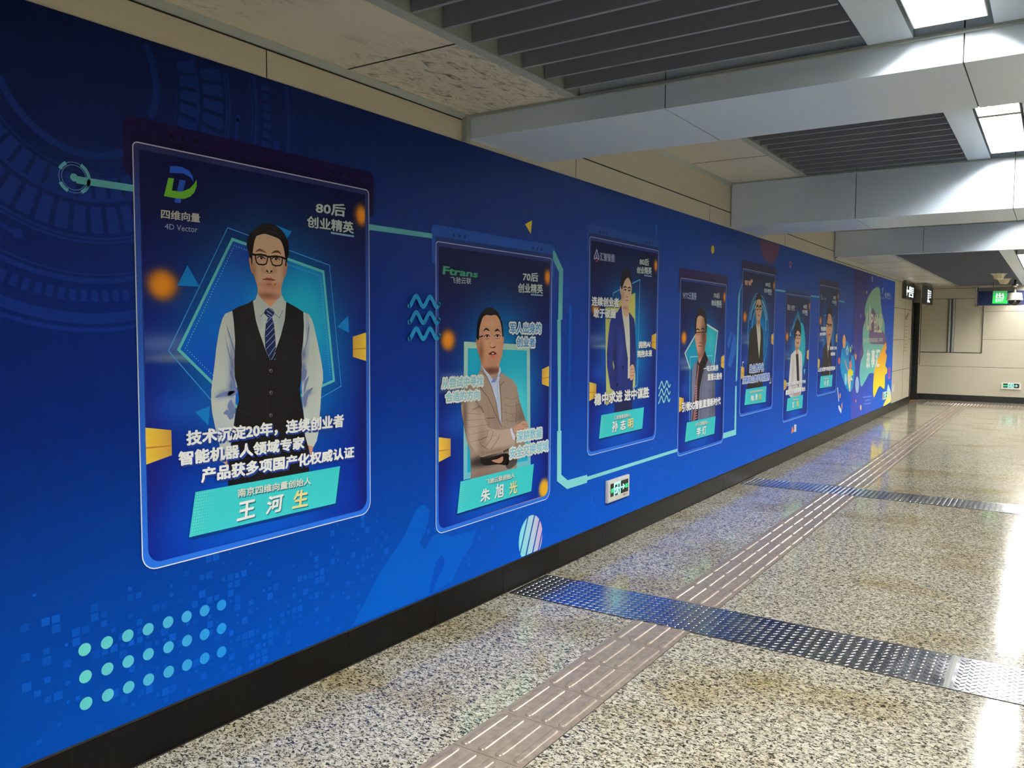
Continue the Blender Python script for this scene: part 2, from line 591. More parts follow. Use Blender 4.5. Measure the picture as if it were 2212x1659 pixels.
# ================================================================== FLOOR FITTINGS
def tread_plate(x0, x1, y0, y1, label, gaps):
    t = empty('tread_plate', ((x0 + x1) / 2, (y0 + y1) / 2, 0), label, 'metal floor strip', 'steel tread strips across the floor')
    MB().box(x0, x1, y0, y1, 0.0005, 0.003).build('plate', m_steel, t)
    mb = MB()
    st = 0.0415
    for kind in (0, 1):
        y = y0 + 0.02 + kind * st / 2
        ang = math.radians(-45 if kind == 0 else 45)
        dx, dy = math.cos(ang), math.sin(ang)
        px_, py_ = -dy, dx
        while y < y1 - 0.012:
            for i in range(10):
                cx = x0 + 0.013 + kind * st / 2 + i * st
                if cx > x1 - 0.011 or any(abs(y - gg) < 0.024 for gg in gaps):
                    continue
                rings = []
                for f_, z_ in ((1.0, 0.003), (0.72, 0.0046), (0.45, 0.0050)):
                    L, wd_ = 0.0145 * (0.6 + 0.4 * f_), 0.0048 * f_
                    rings.append([(cx + dx * L, y + dy * L, z_), (cx + dx * L * .4 + px_ * wd_, y + dy * L * .4 + py_ * wd_, z_), (cx - dx * L * .4 + px_ * wd_, y - dy * L * .4 + py_ * wd_, z_),
                                  (cx - dx * L, y - dy * L, z_), (cx - dx * L * .4 - px_ * wd_, y - dy * L * .4 - py_ * wd_, z_), (cx + dx * L * .4 - px_ * wd_, y + dy * L * .4 - py_ * wd_, z_)])
                mb.loft(rings)
            y += st
    mb.build('raised_tread', m_lug, t)
    for gg in gaps:
        mb = MB()
        mb.loft([[(x0, gg - 0.012, 0.003), (x0, gg, 0.006), (x0, gg + 0.012, 0.003)], [(x1, gg - 0.012, 0.003), (x1, gg, 0.006), (x1, gg + 0.012, 0.003)]])
        mb.build('weld_seam', m_trim, t)
    e_ = MB()
    for xx in (x0 - 0.004, x1):
        e_.box(xx, xx + 0.004, y0, y1, 0.0002, 0.0022)
    e_.build('edge_gap', m_gap, t)


tread_plate(3.828, 4.242, YR + 0.015, YW - 0.03, 'nearer of the two steel tread strips, the wide one crossing the floor in front', [0.33, -1.0])
tread_plate(7.935, 8.350, YR + 0.015, YW - 0.03, 'farther of the two steel tread strips, the thin one crossing the floor behind', [-0.4])


def tile_bars(x0, x1, y0, y1, full=True):
    """one directional tile: slab and four rounded bars"""
    mb = MB()
    mb.box(x0 + 0.0012, x1 - 0.0012, y0 + 0.001, y1 - 0.001, 0.0003, 0.003)
    w = (y1 - y0) / 4
    for i in range(4):
        yc = y0 + w * (i + 0.5)
        a_, b_ = x0 + (0.014 if full else 0.004), x1 - (0.014 if full else 0.004)
        def ring(hw, inset, z):
            pts = []
            r = hw
            for k_ in range(7):
                th = math.pi / 2 - math.pi * k_ / 6
                pts.append((b_ - inset - r + r * math.cos(th), yc + r * math.sin(th), z))
            for k_ in range(7):
                th = -math.pi / 2 - math.pi * k_ / 6
                pts.append((a_ + inset + r + r * math.cos(th), yc + r * math.sin(th), z))
            return pts
        mb.loft([ring(0.0170, 0.0, 0.003), ring(0.0150, 0.0015, 0.0056), ring(0.0115, 0.004, 0.0082), ring(0.0085, 0.007, 0.0094), ring(0.0050, 0.009, 0.0097)])
    return mb


TY0, TY1 = 1.466, 1.766


def tactile(xs, label):
    t = empty('tactile_path', ((xs[0] + xs[-1]) / 2, (TY0 + TY1) / 2, 0), label, 'tactile paving', 'tactile guide path along the corridor')
    MB().box(xs[0] - 0.001, xs[-1] + 0.001, TY0 - 0.001, TY1 + 0.001, 0.0001, 0.0008).build('joint_bed', m_gap, t)
    proto = None
    for a_, b_ in zip(xs[:-1], xs[1:]):
        full = b_ - a_ > 0.29
        if full and proto is not None:
            c_ = proto[0].copy()
            COL.objects.link(c_)
            c_.parent = t
            c_.location = (a_ - proto[1], 0, 0)
            continue
        o = tile_bars(a_, b_, TY0, TY1, full).build('tile', m_tactile, t)
        if full:
            proto = (o, a_)


tactile([3.530 - 0.312 * i for i in range(11, -1, -1)] + [3.824], 'nearest stretch of beige ribbed tactile path, before the near tread strip')
tactile([4.246 + 0.3125 * i for i in range(12)] + [7.931], 'middle stretch of beige ribbed tactile path, between the two tread strips')
tactile([8.354 + 0.311 * i for i in range(36)], 'far stretch of beige ribbed tactile path, from the far tread strip to the end wall')
# warning tiles with domes at the end of the path
t = empty('warning_tactile_path', (19.65, 0.9, 0), 'beige dotted tactile tiles crossing at the far end of the ribbed path', 'tactile paving')
mb = MB()
y = 2.3
while y > -1.2:
    mb.box(19.25, 19.55, y - 0.298, y, 0.0003, 0.003)
    mb.box(19.555, 19.86, y - 0.298, y, 0.0003, 0.003)
    y -= 0.3
mb.build('tile', m_tactile, t)
mb = MB()
y = 2.27
while y > -1.15:
    for i in range(10):
        x_ = 19.28 + 0.0605 * i
        mb.lathe(x_, y, [(0.017, 0.003), (0.012, 0.0075)], 6)
    y -= 0.06
mb.build('dome', m_tactile, t)

# ================================================================== HANGING AND WALL FITTINGS
class Art:
    """flat printed artwork: polygons in (u, v) metres of a plane, one thin layer over another"""
    D = 0.00035

    def __init__(self, plane=None, px=True):
        self.v, self.f, self.c, self.cuts = [], [], [], []
        self.px = px
        self.plane = plane or (lambda u, v_, l: (u, YW - 0.0035 - l * Art.D, v_))

    def cv(self, pts):
        return [W(*p) for p in pts] if self.px else list(pts)

    def _add(self, pts2, tris, col, lay):
        b = len(self.v)
        for p in pts2:
            self.v.append(self.plane(p[0], p[1], lay))
        if callable(col):
            self.c += list(map(tuple, col(np.array(pts2))))
        else:
            self.c += [col] * len(pts2)
        self.f += [[b + i for i in t_] for t_ in tris]

    @staticmethod
    def soft(pts, n_=6):
        """closed Catmull-Rom through the points"""
        P = [np.array(p, float) for p in pts]
        out = []
        for i in range(len(P)):
            p0, p1, p2, p3 = P[i - 1], P[i], P[(i + 1) % len(P)], P[(i + 2) % len(P)]
            for k_ in range(n_):
                t_ = k_ / n_
                out.append(tuple(0.5 * (2 * p1 + (p2 - p0) * t_ + (2 * p0 - 5 * p1 + 4 * p2 - p3) * t_ ** 2 + (3 * p1 - p0 - 3 * p2 + p3) * t_ ** 3)))
        return out

    def poly(self, pts, col, lay, smooth=0):
        if smooth:
            pts = Art.soft(pts, smooth)
        q = self.cv(pts)
        tr = tessellate_polygon([[Vector((a_, b_, 0)) for a_, b_ in q]])
        self._add(q, tr, col, lay)
        return self

    def shade(self, pts, colf, lay, step, smooth=0):
        """polygon with interior points so that colf (array of (u, v)) can vary inside"""
        if smooth:
            pts = Art.soft(pts, smooth)
        q = self.cv(pts)
        # drop near duplicates
        r = [q[0]]
        for p in q[1:]:
            if math.hypot(p[0] - r[-1][0], p[1] - r[-1][1]) > 1e-4:
                r.append(p)
        q = r
        us, vs_ = [p[0] for p in q], [p[1] for p in q]
        pl = np.array(q)
        gu, gv = np.meshgrid(np.arange(min(us) + step * .5, max(us), step), np.arange(min(vs_) + step * .5, max(vs_), step))
        G = np.c_[gu.ravel(), gv.ravel()]
        ins = np.zeros(len(G), bool)
        x1, y1 = pl[:, 0], pl[:, 1]
        x2, y2 = np.roll(x1, -1), np.roll(y1, -1)
        for a_, b_, c_, d_ in zip(x1, y1, x2, y2):
            if b_ == d_:
                continue
            cr = ((b_ > G[:, 1]) != (d_ > G[:, 1])) & (G[:, 0] < (c_ - a_) * (G[:, 1] - b_) / (d_ - b_) + a_)
            ins ^= cr
        allp = q + [tuple(p) for p in G[ins]]
        nb = len(q)
        res = delaunay_2d_cdt([Vector(p) for p in allp], [(i, (i + 1) % nb) for i in range(nb)], [], 1, 1e-6)
        self._add([(p[0], p[1]) for p in res[0]], res[2], colf, lay)
        return self

    def stroke(self, pts, width, col, lay, closed=False, metric=False):
        """line of a given width in metres"""
        q = [np.array(p, float) for p in (pts if metric else self.cv(pts))]
        n_ = len(q)
        L, R = [], []
        for i in range(n_):
            a_ = q[i - 1] if (i > 0 or closed) else None
            b_ = q[(i + 1) % n_] if (i < n_ - 1 or closed) else None
            d1 = (q[i] - a_) / (np.linalg.norm(q[i] - a_) + 1e-9) if a_ is not None else None
            d2 = (b_ - q[i]) / (np.linalg.norm(b_ - q[i]) + 1e-9) if b_ is not None else None
            d1 = d2 if d1 is None else d1
            d2 = d1 if d2 is None else d2
            n1, n2 = np.array([-d1[1], d1[0]]), np.array([-d2[1], d2[0]])
            m_ = n1 + n2
            m_ /= np.linalg.norm(m_) + 1e-9
            k_ = 1 / max(0.35, float(m_ @ n1))
            L.append(tuple(q[i] + m_ * width / 2 * k_))
            R.append(tuple(q[i] - m_ * width / 2 * k_))
        tris = []
        for i in range(n_ if closed else n_ - 1):
            j_ = (i + 1) % n_
            tris += [(i, j_, n_ + j_), (i, n_ + j_, n_ + i)]
        self._add(L + R, tris, col, lay)
        return self

    def ellipse(self, cx, cy, rx, ry, col, lay, n_=20, a0=0, a1=2 * math.pi, metric=False):
        pts = [(cx + rx * math.cos(a0 + (a1 - a0) * i / n_), cy + ry * math.sin(a0 + (a1 - a0) * i / n_)) for i in range(n_)]
        if metric:
            tr = tessellate_polygon([[Vector((a_, b_, 0)) for a_, b_ in pts]])
            self._add(pts, tr, col, lay)
            return self
        return self.poly(pts, col, lay)

    def text(self, s, quad, col, lay, bold=0.02, shear=0.0):
        """text fitted to the quad BL, BR, TR, TL"""
        vv, ff = glyphs(s, min(bold, 0.0))
        q = [np.array(p) for p in self.cv(quad)]
        r_ = max(bold, 0.0)
        lo, hi = vv.min(0) - r_, vv.max(0) + r_
        for k_ in range(1 if r_ < 0.004 else 7):
            sh = (0, 0) if k_ == 0 else (r_ * math.cos(k_ * math.pi / 3), r_ * math.sin(k_ * math.pi / 3))
            uv = (vv + np.array(sh) - lo) / (hi - lo)
            P = []
            for a_, b_ in uv:
                P.append(tuple(q[0] * (1 - a_) * (1 - b_) + q[1] * a_ * (1 - b_) + q[2] * a_ * b_ + q[3] * (1 - a_) * b_))
            self._add(P, ff, col, lay + k_ * 0.11)
        return self

    def cut(self):
        """what follows becomes a piece of its own"""
        self.cuts.append((len(self.v), len(self.f)))
        return self

    def build(self, name, parent=None, m=None):
        o = None
        marks = [(0, 0)] + self.cuts + [(len(self.v), len(self.f))]
        for (v0, f0), (v1, f1) in zip(marks[:-1], marks[1:]):
            if f1 > f0:
                o = link(name, self.v[v0:v1], [[i - v0 for i in f_] for f_ in self.f[f0:f1]], m or m_print, parent, cols=self.c[v0:v1])
        return o


_gl = {}


def glyphs(s, bold):
    key = (s, round(bold, 4))
    if key not in _gl:
        c_ = bpy.data.curves.new('lettering', 'FONT')
        c_.body = s
        c_.offset = bold
        c_.resolution_u = 2
        o = bpy.data.objects.new('lettering', c_)
        COL.objects.link(o)
        bpy.context.view_layer.update()
        dg = bpy.context.evaluated_depsgraph_get()
        me = bpy.data.meshes.new_from_object(o.evaluated_get(dg))
        vv = np.array([(v_.co.x, v_.co.y) for v_ in me.vertices])
        ff = [list(p.vertices) for p in me.polygons]
        bpy.data.objects.remove(o)
        bpy.data.curves.remove(c_)
        bpy.data.meshes.remove(me)
        _gl[key] = (vv, ff)
    return _gl[key]


def rect(x0, y0, x1, y1):
    return [(x0, y0), (x1, y0), (x1, y1), (x0, y1)]


def wall_plane(off):
    return lambda u, v_, l: (u, YW - off - l * Art.D, v_)


def end_plane(x):
    return lambda u, v_, l: (x - l * 0.0006, -u, v_)


GREEN, MINT = (0.02, 1.0, 0.30), (0.30, 1.0, 0.72)


def runner(A, u0, v0, w, h, col, lay):
    """door frame and running figure inside the box"""
    X = lambda a_, b_: (u0 + a_ * w, v0 + b_ * h)
    P = lambda L, t_=0.11: A.stroke([X(*p) for p in L], t_ * w, col, lay, metric=True)
    A.stroke([X(.07, 0), X(.07, .93), X(.93, .93), X(.93, 0)], .14 * w, col, lay, metric=True)
    A.ellipse(*X(.58, .76), .08 * w, .075 * h, col, lay + 1, metric=True)
    A.poly([X(.36, .62), X(.58, .66), X(.62, .42), X(.48, .38)], col, lay + 1) if not A.px else None
    P([(.40, .62), (.24, .5), (.30, .38)], .1)
    P([(.56, .62), (.70, .48), (.82, .52)], .1)
    P([(.52, .42), (.66, .28), (.68, .08), (.78, .08)], .13)
    P([(.48, .42), (.44, .24), (.22, .2)], .13)


def arrow(A, u0, v0, w, h, col, lay):
    A.stroke([(u0, v0 + h / 2), (u0 + w * .8, v0 + h / 2)], h * .26, col, lay, metric=True)
    A.stroke([(u0 + w * .5, v0 + h), (u0 + w * .92, v0 + h / 2), (u0 + w * .5, v0)], h * .26, col, lay, metric=True)


# exit sign on the mural
def exit_sign(plane, u0, u1, v0, v1, depth, box, label, wide, left_txt, right_txt):
    """box(u, v, d0, d1): helper that makes the body between depths"""
    t = empty('exit_sign', plane((u0 + u1) / 2, v0, 0), label, 'exit sign')
    w, h = u1 - u0, v1 - v0
    b = MB()
    box(b, u0, u1, v0, v1, 0.0, depth)
    box(b, u0 + w * .03, u1 - w * .03, v0 + h * .05, v1 - h * .05, depth, depth + 0.004)
    b.build('housing', m_white, t)
    s0, s1, t0, t1 = u0 + w * .10, u1 - w * .09, v0 + h * .25, v1 - h * .16
    b = MB()
    box(b, s0, s1, t0, t1, depth + 0.004, depth + 0.006)
    b.build('screen', m_black, t)
    L0 = 0
    A = Art(lambda u, v_, l: plane(u, v_, (depth + 0.0066) / 0.001 + l * 0.4), px=False)
    sw, sh = s1 - s0, t1 - t0
    mid = .30 if wide else .17
    rw = .38 if not wide else .36
    runner(A, s0 + sw * mid, t0, sw * rw, sh, MINT, 0)
    arrow(A, s0 + sw * (mid + rw + .02), t0 + sh * .3, sw * .23, sh * .4, MINT, 0)
    A.text(left_txt, rect(s0 + sw * .02, t0 + sh * .3, s0 + sw * (mid - .01), t0 + sh * .62), GREEN, 0, 0.015)
    if right_txt:
        A.text(right_txt, rect(s0 + sw * .83, t0 + sh * .32, s0 + sw * .985, t0 + sh * .68), GREEN, 0, 0.015)
    A.build('pictogram', t, m_glow)
    B = Art(lambda u, v_, l: plane(u, v_, (depth + 0.0045) / 0.001 + l), px=False)
    for k_ in range(3):
        B.poly(rect(u0 + w * .68, v0 + h * (.10 + .035 * k_), u0 + w * .79, v0 + h * (.12 + .035 * k_)), S(110, 110, 100), 0)
    B.poly(rect(u0 + w * .81, v0 + h * .10, u0 + w * .88, v0 + h * .2), S(205, 170, 150), 0)
    for uu in (u0 + w * .06, u1 - w * .05):
        B.cut()
        B.ellipse(uu, v0 + h * .5, w * .012, h * .02, S(40, 40, 40), 1, 8, metric=True)
    B.build('indicator_mark', t)
    return t


def lw_box(b, u0, u1, v0, v1, d0, d1):
    b.box(u0, u1, YW - 0.0055 - d1, YW - 0.0055 - d0, v0, v1)


def ew_box(b, u0, u1, v0, v1, d0, d1):
    b.box(XE - d1, XE - d0, -u1, -u0, v0, v1)


lw_plane = lambda u, v_, l: (u, YW - 0.0055 - l * 0.001, v_)
ew_plane = lambda u, v_, l: (XE - l * 0.001, -u, v_)
(a0, z0), (a1, z1) = W(1307, 1088), W(1354.6, 1024)
exit_sign(lw_plane, a0, a1, z0 + 0.004, z1, 0.018, lw_box, 'small green running-man exit sign low on the blue mural, nearest the camera', False, 'EXIT', '出口')
(a0, z0), (a1, z1) = W(1905.2, 864), W(1913.6, 845)
exit_sign(lw_plane, a0, a1, z0, z1, 0.018, lw_box, 'small green exit sign low on the colourful end poster', False, 'EXIT', '出口')
exit_sign(ew_plane, -0.955, -0.59, 0.302, 0.447, 0.03, ew_box, 'green running-man exit sign low on the cream end wall', True, 'EXIT', '')

# hanging EXIT direction sign
SX = 19.3
t = empty('hanging_sign', (SX, 0.2, 2.08), 'long navy hanging sign with a green EXIT square, below the ceiling at the corridor end', 'hanging sign')
MB().box(SX, SX + 0.09, -1.1, 1.37, 2.08, 2.36).build('sign_board', mat('navy_sign_face', S(30, 40, 76), 0.4, spec=0.15), t)
mb = MB()
mb.box(SX - 0.012, SX + 0.10, -1.13, 1.42, 2.36, 2.43)
mb.box(SX - 0.008, SX + 0.10, -1.1, 1.38, 2.068, 2.08)
mb.box(SX - 0.012, SX + 0.10, 1.37, 1.42, 2.05, 2.45)
mb.lathe(SX - 0.02, 1.405, [(0.02, 2.05), (0.02, 2.45)], 10)
mb.build('frame', m_chrome, t)
for y in (1.1, 0.1, -0.8):
    MB().lathe(SX + 0.04, y, [(0.012, 2.42), (0.012, Z_END)], 10).build('hanger_rod', m_chrome, t)
def at_x(px, py, X):
    r = ray(px, py)
    k_ = X / r[0]
    return (-k_ * r[1], 1.5 + k_ * r[2])
P5 = lambda x_, y_: at_x(2090 + x_ / 16.59, 570 + y_ / 16.59, SX - 0.012)
A = Art(end_plane(SX - 0.006), px=False)
gl = lambda r_, g_, b_: tuple(0.6 * q for q in S(r_, g_, b_))
A.shade([P5(915, 965), P5(1430, 960), P5(1435, 1425), P5(885, 1420)], lambda p: [tuple(np.array(gl(60, 140, 80)) * (1 - t_) + np.array(gl(20, 245, 90)) * t_) for t_ in np.clip((2.36 - p[:, 1]) / 0.27, 0, 1)], 0, 0.03)
A.build('exit_square', t, m_glow)
A = Art(end_plane(SX - 0.007), px=False)
A.text('出', [P5(1015, 1235), P5(1305, 1235), P5(1305, 1035), P5(1015, 1040)], gl(235, 255, 240), 1, 0.03)
A.text('EXIT', [P5(1000, 1360), P5(1285, 1355), P5(1300, 1245), P5(1012, 1248)], gl(235, 255, 240), 1, 0.03)
A.build('exit_lettering', t, m_glow)

# dome camera in front of the sign
CX, CY = 18.6, at_x(2192, 640, 18.6)[0] * -1
t = empty('dome_camera', (CX, CY, 2.1), 'round white dome security camera hanging in front of the navy sign', 'security camera')
MB().lathe(CX, CY, [(0.022, 2.27), (0.022, Z_END)], 14).lathe(CX, CY, [(0.045, 2.40), (0.055, 2.43), (0.045, 2.46)], 14).build('stem', m_chrome, t, True)
MB().lathe(CX, CY, [(0.06, 2.29), (0.115, 2.285), (0.135, 2.16), (0.145, 2.15), (0.14, 2.145)], 24).build('housing', mat('pale_grey_housing', S(176, 174, 164), 0.4), t)
MB().lathe(CX, CY, [(0.105, 2.146), (0.102, 2.11), (0.085, 2.075), (0.05, 2.048), (0.01, 2.042)], 24).build('dome', m_domeglass, t, True)

# two flared ceiling speakers
for X_, lab in ((16.57, 'nearer of two cream flared fixtures under the dark louver ceiling'), (18.18, 'farther of two cream flared fixtures under the dark louver ceiling')):
    t = empty('flared_ceiling_fixture', (X_, 0.875, Z_END), lab, 'ceiling fixture', 'flared fixtures on the ceiling')
    MB().lathe(X_, 0.875, [(0.125, Z_END + 0.001), (0.13, Z_END - 0.008), (0.105, Z_END - 0.014)], 28).build('flange', m_white, t)
    MB().lathe(X_, 0.875, [(0.105, Z_END - 0.014), (0.062, Z_END - 0.098), (0.05, Z_END - 0.1)], 28).build('horn', m_cream_pl, t)

# projecting sign boxes over the black door
def sign_box(x0, x1, y0, y1, z0, z1, label, art):
    t = empty('sign_box', ((x0 + x1) / 2, (y0 + y1) / 2, z0), label, 'sign box', 'dark sign boxes near the black door')
    MB().box(x0, x1, y0, y1, z0, z1 - 0.05).build('housing', m_darkgrey, t)
    MB().box(x0 + 0.01, x1 - 0.01, y0 + 0.01, y1, z1 - 0.05, Z_END + 0.002).build('mounting_neck', m_chrome, t)
    MB().box(x0 + 0.02, x1 - 0.02, y0 - 0.003, y0, z0 + 0.02, z1 - 0.07).build('face', m_black, t)
    A = Art(lambda u, v_, l: (u, y0 - 0.0034 - l * 0.0005, v_), px=False)
    art(A, x0, z0, x1 - x0, z1 - z0 - 0.05)
    A.build('lit_lettering', t, m_glow)


def art_a(A, x0, z0, w, h):
    c_ = (0.75, 0.85, 0.80)
    A.stroke([(x0 + w * .08, z0 + h * .78), (x0 + w * .04, z0 + h * .5), (x0 + w * .08, z0 + h * .2)], w * .05, c_, 0, metric=True)
    A.stroke([(x0 + w * .05, z0 + h * .5), (x0 + w * .3, z0 + h * .48)], h * .15, c_, 0, metric=True)
    A.text('出', rect(x0 + w * .3, z0 + h * .42, x0 + w * .55, z0 + h * .84), c_, 1, .04)
    A.text('口', rect(x0 + w * .3, z0 + h * .12, x0 + w * .8, z0 + h * .40), c_, 1, .06)
    for k_ in range(3):
        A.poly(rect(x0 + w * .58, z0 + h * (.45 + .13 * k_), x0 + w * .85, z0 + h * (.54 + .13 * k_)), (0.45, 0.55, 0.5), 0)


def art_b(A, x0, z0, w, h):
    c_ = (0.7, 0.78, 0.85)
    for k_ in range(5):
        A.poly(rect(x0 + w * .1, z0 + h * (.16 + .13 * k_), x0 + w * .36, z0 + h * (.25 + .13 * k_)), c_, 0)
    for k_ in range(4):
        A.poly(rect(x0 + w * .42, z0 + h * (.36 + .11 * k_), x0 + w * .7, z0 + h * (.43 + .11 * k_)), tuple(q * .5 for q in c_), 0)
    A.poly(rect(x0 + w * .08, z0 + h * .1, x0 + w * .5, z0 + h * .2), c_, 0)


sign_box(17.8, 18.93, 2.503, YW, 2.185, Z_END, 'dark lit sign box on the wall just before the black door', art_a)
sign_box(19.0, 19.95, 2.28, 2.374, 2.11, Z_END, 'farther dark sign box hanging past the black door', art_b)

# notice and socket on the cream wall
t = empty('wall_notice', (18.5, YW, 1.05), 'tall narrow notice with faint pinkish writing on the cream wall before the door', 'notice')
MB().box(18.27, 18.78, YW - 0.006, YW, 1.05, 1.96).build('backing', mat('pale_notice', S(196, 182, 160), 0.3), t)
A = Art(lambda u, v_, l: (u, YW - 0.0065 - l * 0.0005, v_), px=False)
for k_ in range(11):
    A.poly(rect(18.33, 1.12 + k_ * .072, 18.33 + random.uniform(.2, .4), 1.14 + k_ * .072), S(180, 156, 140), 0)
A.poly([(18.3, 1.80), (18.72, 1.93), (18.74, 1.91), (18.34, 1.76)], S(110, 80, 66), 1)
A.build('faded_print', t)
t = empty('wall_socket', (17.15, YW, 0.38), 'small white wall plate low on the cream wall beside the end poster', 'wall plate')
MB().box(17.1, 17.19, YW - 0.012, YW, 0.37, 0.50).build('plate', m_white, t)
MB().box(17.125, 17.165, YW - 0.016, YW - 0.012, 0.40, 0.47).build('switch', m_white, t)
# ================================================================== THE MURAL
def mixc(a, b, t_):
    return tuple(a[i] * (1 - t_) + b[i] * t_ for i in range(3))


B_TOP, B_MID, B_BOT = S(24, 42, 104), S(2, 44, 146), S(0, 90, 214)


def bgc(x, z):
    """printed colour of the mural ground: navy at the top, bright blue at the foot, lighter to the right, with shade painted in at the left end"""
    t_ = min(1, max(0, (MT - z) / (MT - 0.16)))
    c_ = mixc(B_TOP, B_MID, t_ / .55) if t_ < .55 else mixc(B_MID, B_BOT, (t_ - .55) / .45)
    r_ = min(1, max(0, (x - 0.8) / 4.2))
    left_shade = (0.22 + 0.24 * t_) * (1 - r_) + r_  # light fall-off towards the left end, strongest at the top, put into the colour
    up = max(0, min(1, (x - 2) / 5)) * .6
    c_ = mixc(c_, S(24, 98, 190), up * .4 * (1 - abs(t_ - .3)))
    return tuple(q * left_shade for q in c_)


def bgf(P):
    return [bgc(p[0], p[1]) for p in P]


MX0, MX1, MS = XB, 16.93, 13.26
mural = empty('blue_mural', (6.0, YW, SK), 'long blue printed mural covering the left wall behind the portrait posters', 'mural')


def slab(x0, x1, z0, z1, colf, name, parent, nx, nz, front=0.0035):
    vs_, fs, cs = [], [], []
    for i in range(nx + 1):
        for j_ in range(nz + 1):
            x_, z_ = x0 + (x1 - x0) * i / nx, z0 + (z1 - z0) * j_ / nz
            vs_.append((x_, YW - front, z_)); cs.append(colf(x_, z_))
    for i in range(nx):
        for j_ in range(nz):
            a_ = i * (nz + 1) + j_
            fs.append([a_, a_ + nz + 1, a_ + nz + 2, a_ + 1])
    b = len(vs_)
    for (x_, z_) in ((x0, z0), (x1, z0), (x1, z1), (x0, z1)):
        for y_ in (YW - front, YW - 0.0008):
            vs_.append((x_, y_, z_)); cs.append(colf(x_, z_))
    for k_ in range(4):
        a_, c_ = b + 2 * k_, b + 2 * ((k_ + 1) % 4)
        fs.append([a_, c_, c_ + 1, a_ + 1])
    return link(name, vs_, fs, m_print, parent, cols=cs)


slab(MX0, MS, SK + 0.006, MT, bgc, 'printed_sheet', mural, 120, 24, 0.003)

# mosaic squares in the lower part
A = Art(px=False)
rnd = random.Random(3)
seen = set()
for cl in range(75):
    cx, cz = rnd.choice([rnd.uniform(1.25, 2.3), rnd.uniform(2.3, 4.6), rnd.uniform(4.6, 9)]), rnd.uniform(.2, .62)
    for k_ in range(9):
        g_ = 0.031
        x_, z_ = round((cx + rnd.gauss(0, .09)) / g_) * g_, round((cz + rnd.gauss(0, .09)) / g_) * g_
        if z_ < SK + .02 or z_ > .85 or x_ < 1.2 or (round(x_, 3), round(z_, 3)) in seen:
            continue
        seen.add((round(x_, 3), round(z_, 3)))
        s_ = rnd.choice([.010, .014, .02, .025, .027])
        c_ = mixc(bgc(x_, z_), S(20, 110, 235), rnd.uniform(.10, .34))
        A.poly(rect(x_ - s_ / 2, z_ - s_ / 2, x_ + s_ / 2, z_ + s_ / 2), c_, 1 if s_ < .02 else 0.7)
A.build('mosaic_squares', mural)

# slanted capsules of lighter blue near the second poster
A = Art()
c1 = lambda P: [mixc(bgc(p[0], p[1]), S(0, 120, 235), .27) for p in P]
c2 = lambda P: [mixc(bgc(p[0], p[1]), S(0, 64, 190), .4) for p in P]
Z6 = Zm(700, 1000, 3.687)
A.shade(Z6([(225, 1300), (430, 900), (640, 580), (735, 370), (790, 328), (838, 370), (830, 470), (800, 560), (760, 640), (800, 690), (860, 590), (900, 560), (1010, 585), (1215, 530), (1180, 650), (1100, 760), (1020, 940), (840, 1050)]), c1, 1.3, .03)
A.shade(Z6([(840, 1045), (850, 960), (890, 800), (930, 735), (960, 750), (955, 820), (900, 930), (870, 1030)]), c2, 1.6, .03)
A.build('capsule_shapes', mural)

# technical rings at the upper left
A = Art(px=False)
RC = (1.442, 2.315)
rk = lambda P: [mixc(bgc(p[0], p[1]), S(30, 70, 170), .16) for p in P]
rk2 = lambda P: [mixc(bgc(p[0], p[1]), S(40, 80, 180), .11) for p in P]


def arc(r, w_, a0, a1, lay=1, col=None):
    n_ = max(6, int(abs(a1 - a0) / 4))
    for a_ in range(n_):
        t0, t1 = math.radians(a0 + (a1 - a0) * a_ / n_), math.radians(a0 + (a1 - a0) * (a_ + 1) / n_)
        q = [(RC[0] + rr_ * math.cos(tt), RC[1] + rr_ * math.sin(tt)) for rr_, tt in ((r - w_ / 2, t0), (r + w_ / 2, t0), (r + w_ / 2, t1), (r - w_ / 2, t1))]
        if max(p[1] for p in q) < MT - .002:
            A._add(q, [(0, 1, 2), (0, 2, 3)], col or rk, lay)


def teeth(r0, r1, a0, a1, step, duty, lay=1):
    a_ = a0
    while a_ < a1:
        t0, t1 = math.radians(a_), math.radians(a_ + step * duty)
        q = [(RC[0] + rr_ * math.cos(tt), RC[1] + rr_ * math.sin(tt)) for rr_, tt in ((r0, t0), (r1, t0), (r1, t1), (r0, t1))]
        if max(p[1] for p in q) < MT - .002:
            A._add(q, [(0, 1, 2), (0, 2, 3)], rk, lay)
        a_ += step


arc(.268, .022, 200, 307, col=rk); arc(.245, .026, -25, 45)
arc(.325, .003, 180, 400, col=rk2)
teeth(.338, .405, 190, 405, 7.6, .74); arc(.41, .012, 190, 405)
teeth(.43, .515, 185, 405, 6.6, .70)
arc(.53, .008, 180, 405, col=rk2); arc(.543, .008, 180, 405, col=rk2)
arc(.578, .014, 228, 247); A.ellipse(RC[0] + .578 * math.cos(math.radians(248)), RC[1] + .578 * math.sin(math.radians(248)), .015, .015, rk, 1, 16, metric=True)
arc(.578, .012, -12, -3); A.ellipse(RC[0] + .578, RC[1] - .03, .013, .013, rk, 1, 16, metric=True)
arc(.645, .005, 215, 405, col=rk2); arc(.665, .016, 215, 405)
teeth(.695, .732, 236, 281, 2.85, .58); teeth(.695, .732, -15, 40, 2.9, .6)
arc(.785, .034, 215, 285); arc(.765, .03, -14, -6); arc(.822, .014, 215, 300); arc(.822, .016, -18, 30, col=rk2); arc(.85, .004, -18, 30, col=rk2)
A.build('ring_pattern', mural)

